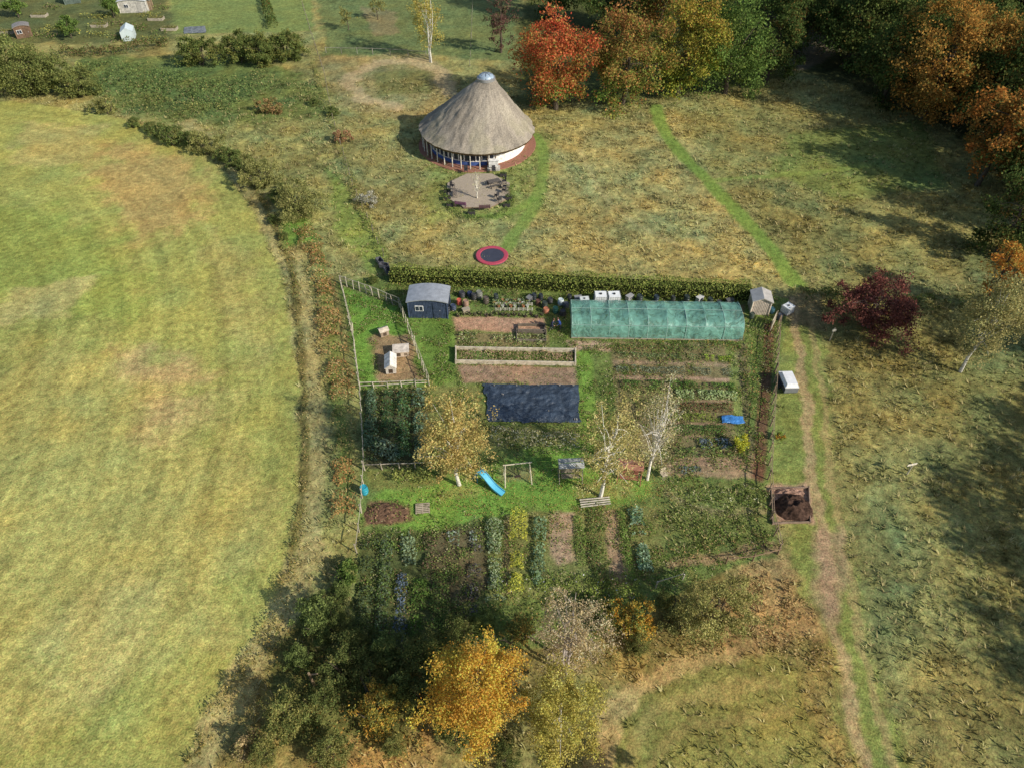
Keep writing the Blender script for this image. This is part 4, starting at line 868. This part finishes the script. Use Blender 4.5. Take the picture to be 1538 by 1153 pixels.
for (a,b,c_) in [(700,470,(150,140,120)),(795,452,(110,110,110)),(868,452,(130,130,130)),(1050,452,(190,190,190)),(1095,456,(90,90,90)),(945,450,(150,150,150))]:
    m=MB(); m.box((0,0,.3),(.8,.5,.5),C(*c_),top=.94); m.box((0,0,.58),(.86,.56,.06),C(*c_)*1.15); m.box((0,-.27,.35),(.2,.03,.1),C(60,60,60)); m.build("storage_box",[M_plast],loc(a,b),rng.uniform(0,1))
m=MB()
for i in range(16):
    a=G(688+i*8.4,474+rng.normal()*1.0); m.rev([(.16,0),(.22,.3),(.18,.3),(.01,.22)],C(70,60,52),9,(a[0],a[1],0)); P=rng.normal(size=(14,3))*.12+[a[0],a[1],.38]; m.leaves(P,.15,C(122,132,80)*rng.uniform(.6,1.4,(14,1)),1)
m.build("potted_plants",[M_sol,M_leaf])
for (a,b) in [(571,398),(577,405),(583,412)]:
    m=MB(); m.box((0,0,.35),(.9,.6,.1),C(90,90,96)); m.box((0,-.3,.6),(.9,.05,.5),C(110,110,116)); m.box((0,.3,.6),(.9,.05,.5),C(110,110,116)); m.box((.45,0,.6),(.05,.55,.5),C(100,100,106)); m.rev([(.2,-.04),(.2,.04)],C(40,40,40),12,(.6,0,.2)); m.tube([(-.45,-.25,.4),(-1.1,-.25,.6)],[.03,.03],C(80,80,80)); m.tube([(-.45,.25,.4),(-1.1,.25,.6)],[.03,.03],C(80,80,80)); m.build("wheelbarrow",[M_metal],loc(a,b),rng.uniform(0,3))
# chicken coops
l=loc(588,553); m=MB(); m.box((0,0,.55),(1.0,1.9,.8),C(205,196,182))
m.add([[-.62,-1.05,.95],[.62,-1.05,.95],[.62,1.05,.95],[-.62,1.05,.95],[0,-1.05,1.4],[0,1.05,1.4]],[[0,4,5,3],[1,2,5,4]],C(222,216,204)); m.add([[-.62,-1.05,.95],[.62,-1.05,.95],[0,-1.05,1.4]],[[0,1,2]],C(190,180,165)); m.add([[-.62,1.05,.95],[.62,1.05,.95],[0,1.05,1.4]],[[0,1,2]],C(190,180,165))
m.box((0,-.97,.5),(.4,.04,.5),C(70,56,44))
for sx in(-.42,.42):
    for sy in(-.85,.85): m.box((sx,sy,.07),(.1,.1,.18),C(150,130,104))
m.build("chicken_coop",[M_sol],l,.12)
l=loc(603,532); m=MB(); m.box((0,0,.4),(1.5,1.0,.7),C(186,168,146)); m.box((0,0,.82),(1.7,1.2,.06),C(206,194,178),0,0,.12); m.box((-.3,-.52,.4),(.5,.03,.4),C(90,76,60)); m.box((.5,-.52,.4),(.3,.03,.3),C(120,104,84)); m.build("chicken_coop",[M_sol],l,.12)
l=loc(577,503); m=MB(); m.box((0,0,.4),(.9,.7,.7),C(160,142,120)); m.box((0,-.22,.84),(1.05,.5,.05),C(200,186,164),0,0,.5); m.box((0,.22,.84),(1.05,.5,.05),C(200,186,164),0,0,-.5); m.box((0,-.37,.35),(.35,.03,.4),C(80,66,52)); m.build("hen_house",[M_sol],l,.5)
# trailer
l=loc(1180,582); E=empty("trailer",l,.03); m=MB(); m.box((0,0,.7),(1.25,2.2,.7),C(70,72,76)); m.box((0,0,1.1),(1.35,2.3,.1),C(222,222,220))
m.box((0,-.1,1.3),(1.2,2.0,.32),C(230,230,228),top=.85); m.box((0,-1.16,.75),(1.3,.06,.5),C(120,122,124)); m.tube([(0,1.1,.45),(0,2.0,.45)],[.05,.05],C(60,60,60)); m.tube([(0,1.9,.45),(0,1.9,0)],[.03,.04],C(60,60,60)); m.build("body",[M_plast],parent=E)
m=MB()
for s_ in(-1,1):
    aa=np.linspace(0,2*math.pi,19)[:-1]; v=np.concatenate([np.c_[np.full(18,s_*.66),.3*np.cos(aa),.3+.3*np.sin(aa)],np.c_[np.full(18,s_*.82),.3*np.cos(aa),.3+.3*np.sin(aa)]]); m.add(v,[[j,(j+1)%18,18+(j+1)%18,18+j] for j in range(18)],C(36,36,38)); m.add(v,[list(range(18)),list(range(18,36))],C(60,60,62))
    m.box((s_*.74,0,.68),(.22,.9,.05),C(50,50,52))
m.build("wheels",[M_plast],parent=E)
m=MB(); m.tube([(0,0,0),(0,0,1.6)],[.06,.05],C(190,180,160)); m.box((-.12,-.06,1.45),(.95,.04,.2),C(225,215,195),.25); m.build("footpath_sign",[M_sol],loc(1362,712))
m=MB(); m.tube([(0,0,0),(0,0,1.8)],[.06,.05],C(170,160,140)); m.box((0,-.06,1.5),(.4,.04,.3),C(190,185,170)); m.build("footpath_sign",[M_sol],loc(1246,512))
m=MB(); m.tube([(0,0,0),(0,0,2.2)],[.1,.08],C(150,128,100),8); m.tube([(0,0,1.9),(.6,0,2.1)],[.06,.04],C(150,128,100),6); m.build("dead_tree_stump",[M_bark],loc(473,1030))
m=MB()
for i in range(14):
    a=G(925+i*5.5,642); m.tube([(a[0],a[1],0),(a[0]+rng.normal()*.1,a[1]+.3,1.5)],[.015,.015],C(170,150,110),4)
m.build("bean_canes",[M_sol])
# ---------- allotments (top left)
def glass_house(px,py,w,d,rz):
    m=MB(); g=C(210,220,220)
    for sx in(-w/2,w/2):
        for yy in np.linspace(-d/2,d/2,5): m.box((sx,yy,.85),(.05,.05,1.7),g)
        m.box((sx*.99,0,.85),(.015,d,1.6),C(190,205,205),m=1)
    for s_ in(-1,1): m.add([[s_*(w/2+.05),-d/2,1.7],[s_*(w/2+.05),d/2,1.7],[0,d/2,2.4],[0,-d/2,2.4]],[[0,1,2,3]],C(200,212,212))
    for yy in(-d/2,d/2): m.add([[-w/2,yy,0],[w/2,yy,0],[w/2,yy,1.7],[0,yy,2.4],[-w/2,yy,1.7]],[[0,1,2,3,4]],C(190,204,204))
    m.build("greenhouse",[M_plast,M_net],loc(px,py),rz)
glass_house(195,58,2.2,3.2,.3); shed("allotment_shed",205,16,5.5,3,2.2,.1,(200,196,186),(225,224,220)); shed("allotment_shed",38,55,2.6,2,2,.5,(120,96,76),(150,140,130)); shed("allotment_shed",222,14,2,2,2,.2,(150,130,104),(170,170,168),.3,True,True)
shed("allotment_shed",110,4,3,2.2,2.1,.4,(96,110,100),(160,160,156))
sheet("grey_groundsheet",[(275,52),(310,50),(308,40),(276,42)],.1,(120,124,124),.04,nu=20,nv=10)
ar=np.random.default_rng(9)
for q in range(24):
    a,b=ar.uniform(-40,245),ar.uniform(8,66); c_=[((98,116,56),2),((136,118,88),1)] if q%2 else [((118,126,76),2),((156,148,72),1)]
    mass("allotment_bed",[(a,b),(a+ar.uniform(20,50),b+ar.uniform(-4,4))],2.0,.8,c_,30,.26,120+q,.4)
for (a,b) in [(150,40),(235,30),(60,25),(255,45),(10,50)]: planter(a,b,3,1.4,.5,(170,160,140),(120,120,70))
for (a,b,s_) in [(100,50,51),(20,20,52),(165,20,53)]: T("apple_tree",a,b-12,2.4,(2.4,2.4,1.8),GRN,2200,.3,clumps=30,seed=s_,trunk=.1)
T("apple_tree",520,25,2.5,(2,2,1.6),[((128,126,72),2)],900,.25,clumps=25,seed=54,trunk=.08)
T("apple_tree",565,10,2.5,(1.8,1.8,1.6),[((128,126,72),2)],700,.25,clumps=25,seed=55,trunk=.08)
# ---------- people
def person(px,py,rz,top,trs,seed,bend=.15):
    J=[(0,0,.95),(0,-.03-bend*.3,1.15),(0,-.06-bend*.6,1.38),(0,-.07-bend*.8,1.50),(0,-.09-bend,1.60),(0,-.09-bend,1.70),
       (.10,0,.90),(.13,-.06,.50),(.13,.02,.08),(.13,-.13,.04),(-.10,0,.90),(-.14,.10,.50),(-.15,.20,.08),(-.15,.06,.04),
       (.19,-.06-bend*.6,1.36),(.25,-.02-bend*.6,1.10),(.22,-.22-bend*.6,.93),(-.19,-.06-bend*.6,1.36),(-.25,-.04-bend*.6,1.10),(-.20,-.25-bend*.6,.98)]
    Ed=[(0,1),(1,2),(2,3),(3,4),(4,5),(0,6),(6,7),(7,8),(8,9),(0,10),(10,11),(11,12),(12,13),(2,14),(14,15),(15,16),(2,17),(17,18),(18,19)]
    Rr=[.14,.13,.15,.055,.095,.085,.095,.065,.045,.04,.095,.065,.045,.04,.065,.048,.034,.065,.048,.034]
    for hnd,sx in((16,1),(19,-1)):
        b=np.array(J[hnd])
        for q in range(5):
            dx=(-.03+q*.015)*1.0; ln=[.06,.085,.09,.085,.065][q]; p1=b+[dx,-.05,-.01]; p2=b+[dx*1.5+(0.03*-sx if q==0 else 0),-.05-ln*.6,-.03]
            i=len(J); J+= [tuple(p1),tuple(p2)]; Rr+=[.011,.008]; Ed+=[(hnd,i),(i,i+1)]
    me=bpy.data.meshes.new("person_base"); me.from_pydata(J,Ed,[]); ob=bpy.data.objects.new("person_base",me); bpy.context.scene.collection.objects.link(ob)
    md=ob.modifiers.new("s",'SKIN'); sv=me.skin_vertices[0].data
    for i,r_ in enumerate(Rr): sv[i].radius=(r_,r_)
    sv[0].use_root=True
    sb=ob.modifiers.new("u",'SUBSURF'); sb.levels=1; sb.render_levels=1
    dg=bpy.context.evaluated_depsgraph_get(); me2=bpy.data.meshes.new_from_object(ob.evaluated_get(dg)); bpy.data.objects.remove(ob)
    n=len(me2.vertices); co=np.zeros(n*3); me2.vertices.foreach_get("co",co); co=co.reshape(-1,3)
    cc=np.tile(C(*top),(n,1)); cc[co[:,2]<.93]=C(*trs); cc[co[:,2]<.1]=C(50,42,38); cc[co[:,2]>1.49]=C(205,160,135)
    hm=(np.abs(co[:,0])>.14)&(co[:,1]<-.27-bend*.6+.02)&(co[:,2]>.8)&(co[:,2]<1.1); cc[hm]=C(205,160,135)
    at=me2.color_attributes.new("Col",'FLOAT_COLOR','POINT'); at.data.foreach_set("color",np.c_[cc,np.ones(n)].astype(np.float32).ravel()); me2.materials.clear(); me2.materials.append(M_sol)
    for p in me2.polygons: p.use_smooth=True
    E=empty("person",loc(px,py),rz); o=bpy.data.objects.new("body",me2); bpy.context.scene.collection.objects.link(o); o.parent=E
    m=MB(); hy=-.09-bend
    m.rev([(.115,1.60),(.122,1.66),(.115,1.74),(.07,1.80),(.01,1.815)],C(90,66,48),16,(0,hy+.02,0)); m.build("hair",[M_sol],parent=E,smooth=True)
    m=MB(); m.box((0,hy-.105,1.63),(.022,.03,.04),C(200,150,125)); m.box((0,hy-.098,1.585),(.05,.012,.012),C(150,80,76))
    for s_ in(-.035,.035): m.box((s_,hy-.095,1.665),(.024,.012,.014),C(40,32,30))
    m.build("face",[M_sol],parent=E)
person(828,497,1.2,(54,60,84),(44,50,70),1); person(841,496,-1.4,(40,70,140),(60,60,66),2,.25)
# ---------- light & camera
sd=Vector((.84,-.54,0)).normalized(); el=math.radians(32)
S=Vector((sd.x*math.cos(el),sd.y*math.cos(el),math.sin(el)))
sun=bpy.data.lights.new("sun",'SUN'); sun.energy=5.0; sun.angle=math.radians(.6); sun.color=(1,.93,.82)
so=bpy.data.objects.new("sun",sun); bpy.context.scene.collection.objects.link(so); so.rotation_euler=S.to_track_quat('Z','Y').to_euler(); so.location=(60,-40,60)
w=bpy.data.worlds.new("World"); bpy.context.scene.world=w; w.use_nodes=True; nt=w.node_tree
bg=nt.nodes['Background']; sk=nt.nodes.new('ShaderNodeTexSky'); sk.sky_type='NISHITA'; sk.sun_disc=False; sk.sun_elevation=el; sk.sun_rotation=math.atan2(sd.x,sd.y)
nt.links.new(sk.outputs[0],bg.inputs[0]); bg.inputs[1].default_value=.125
cam=bpy.data.cameras.new("camera"); cam.sensor_width=36; cam.lens=36*F/1538; cam.clip_end=8000; cam.clip_start=.5
co_=bpy.data.objects.new("camera",cam); bpy.context.scene.collection.objects.link(co_); co_.location=(0,0,H); co_.rotation_euler=(math.radians(90)-PIT,0,0)
sc=bpy.context.scene; sc.camera=co_; sc.view_settings.view_transform='Standard'; sc.view_settings.look='None'; sc.view_settings.exposure=0
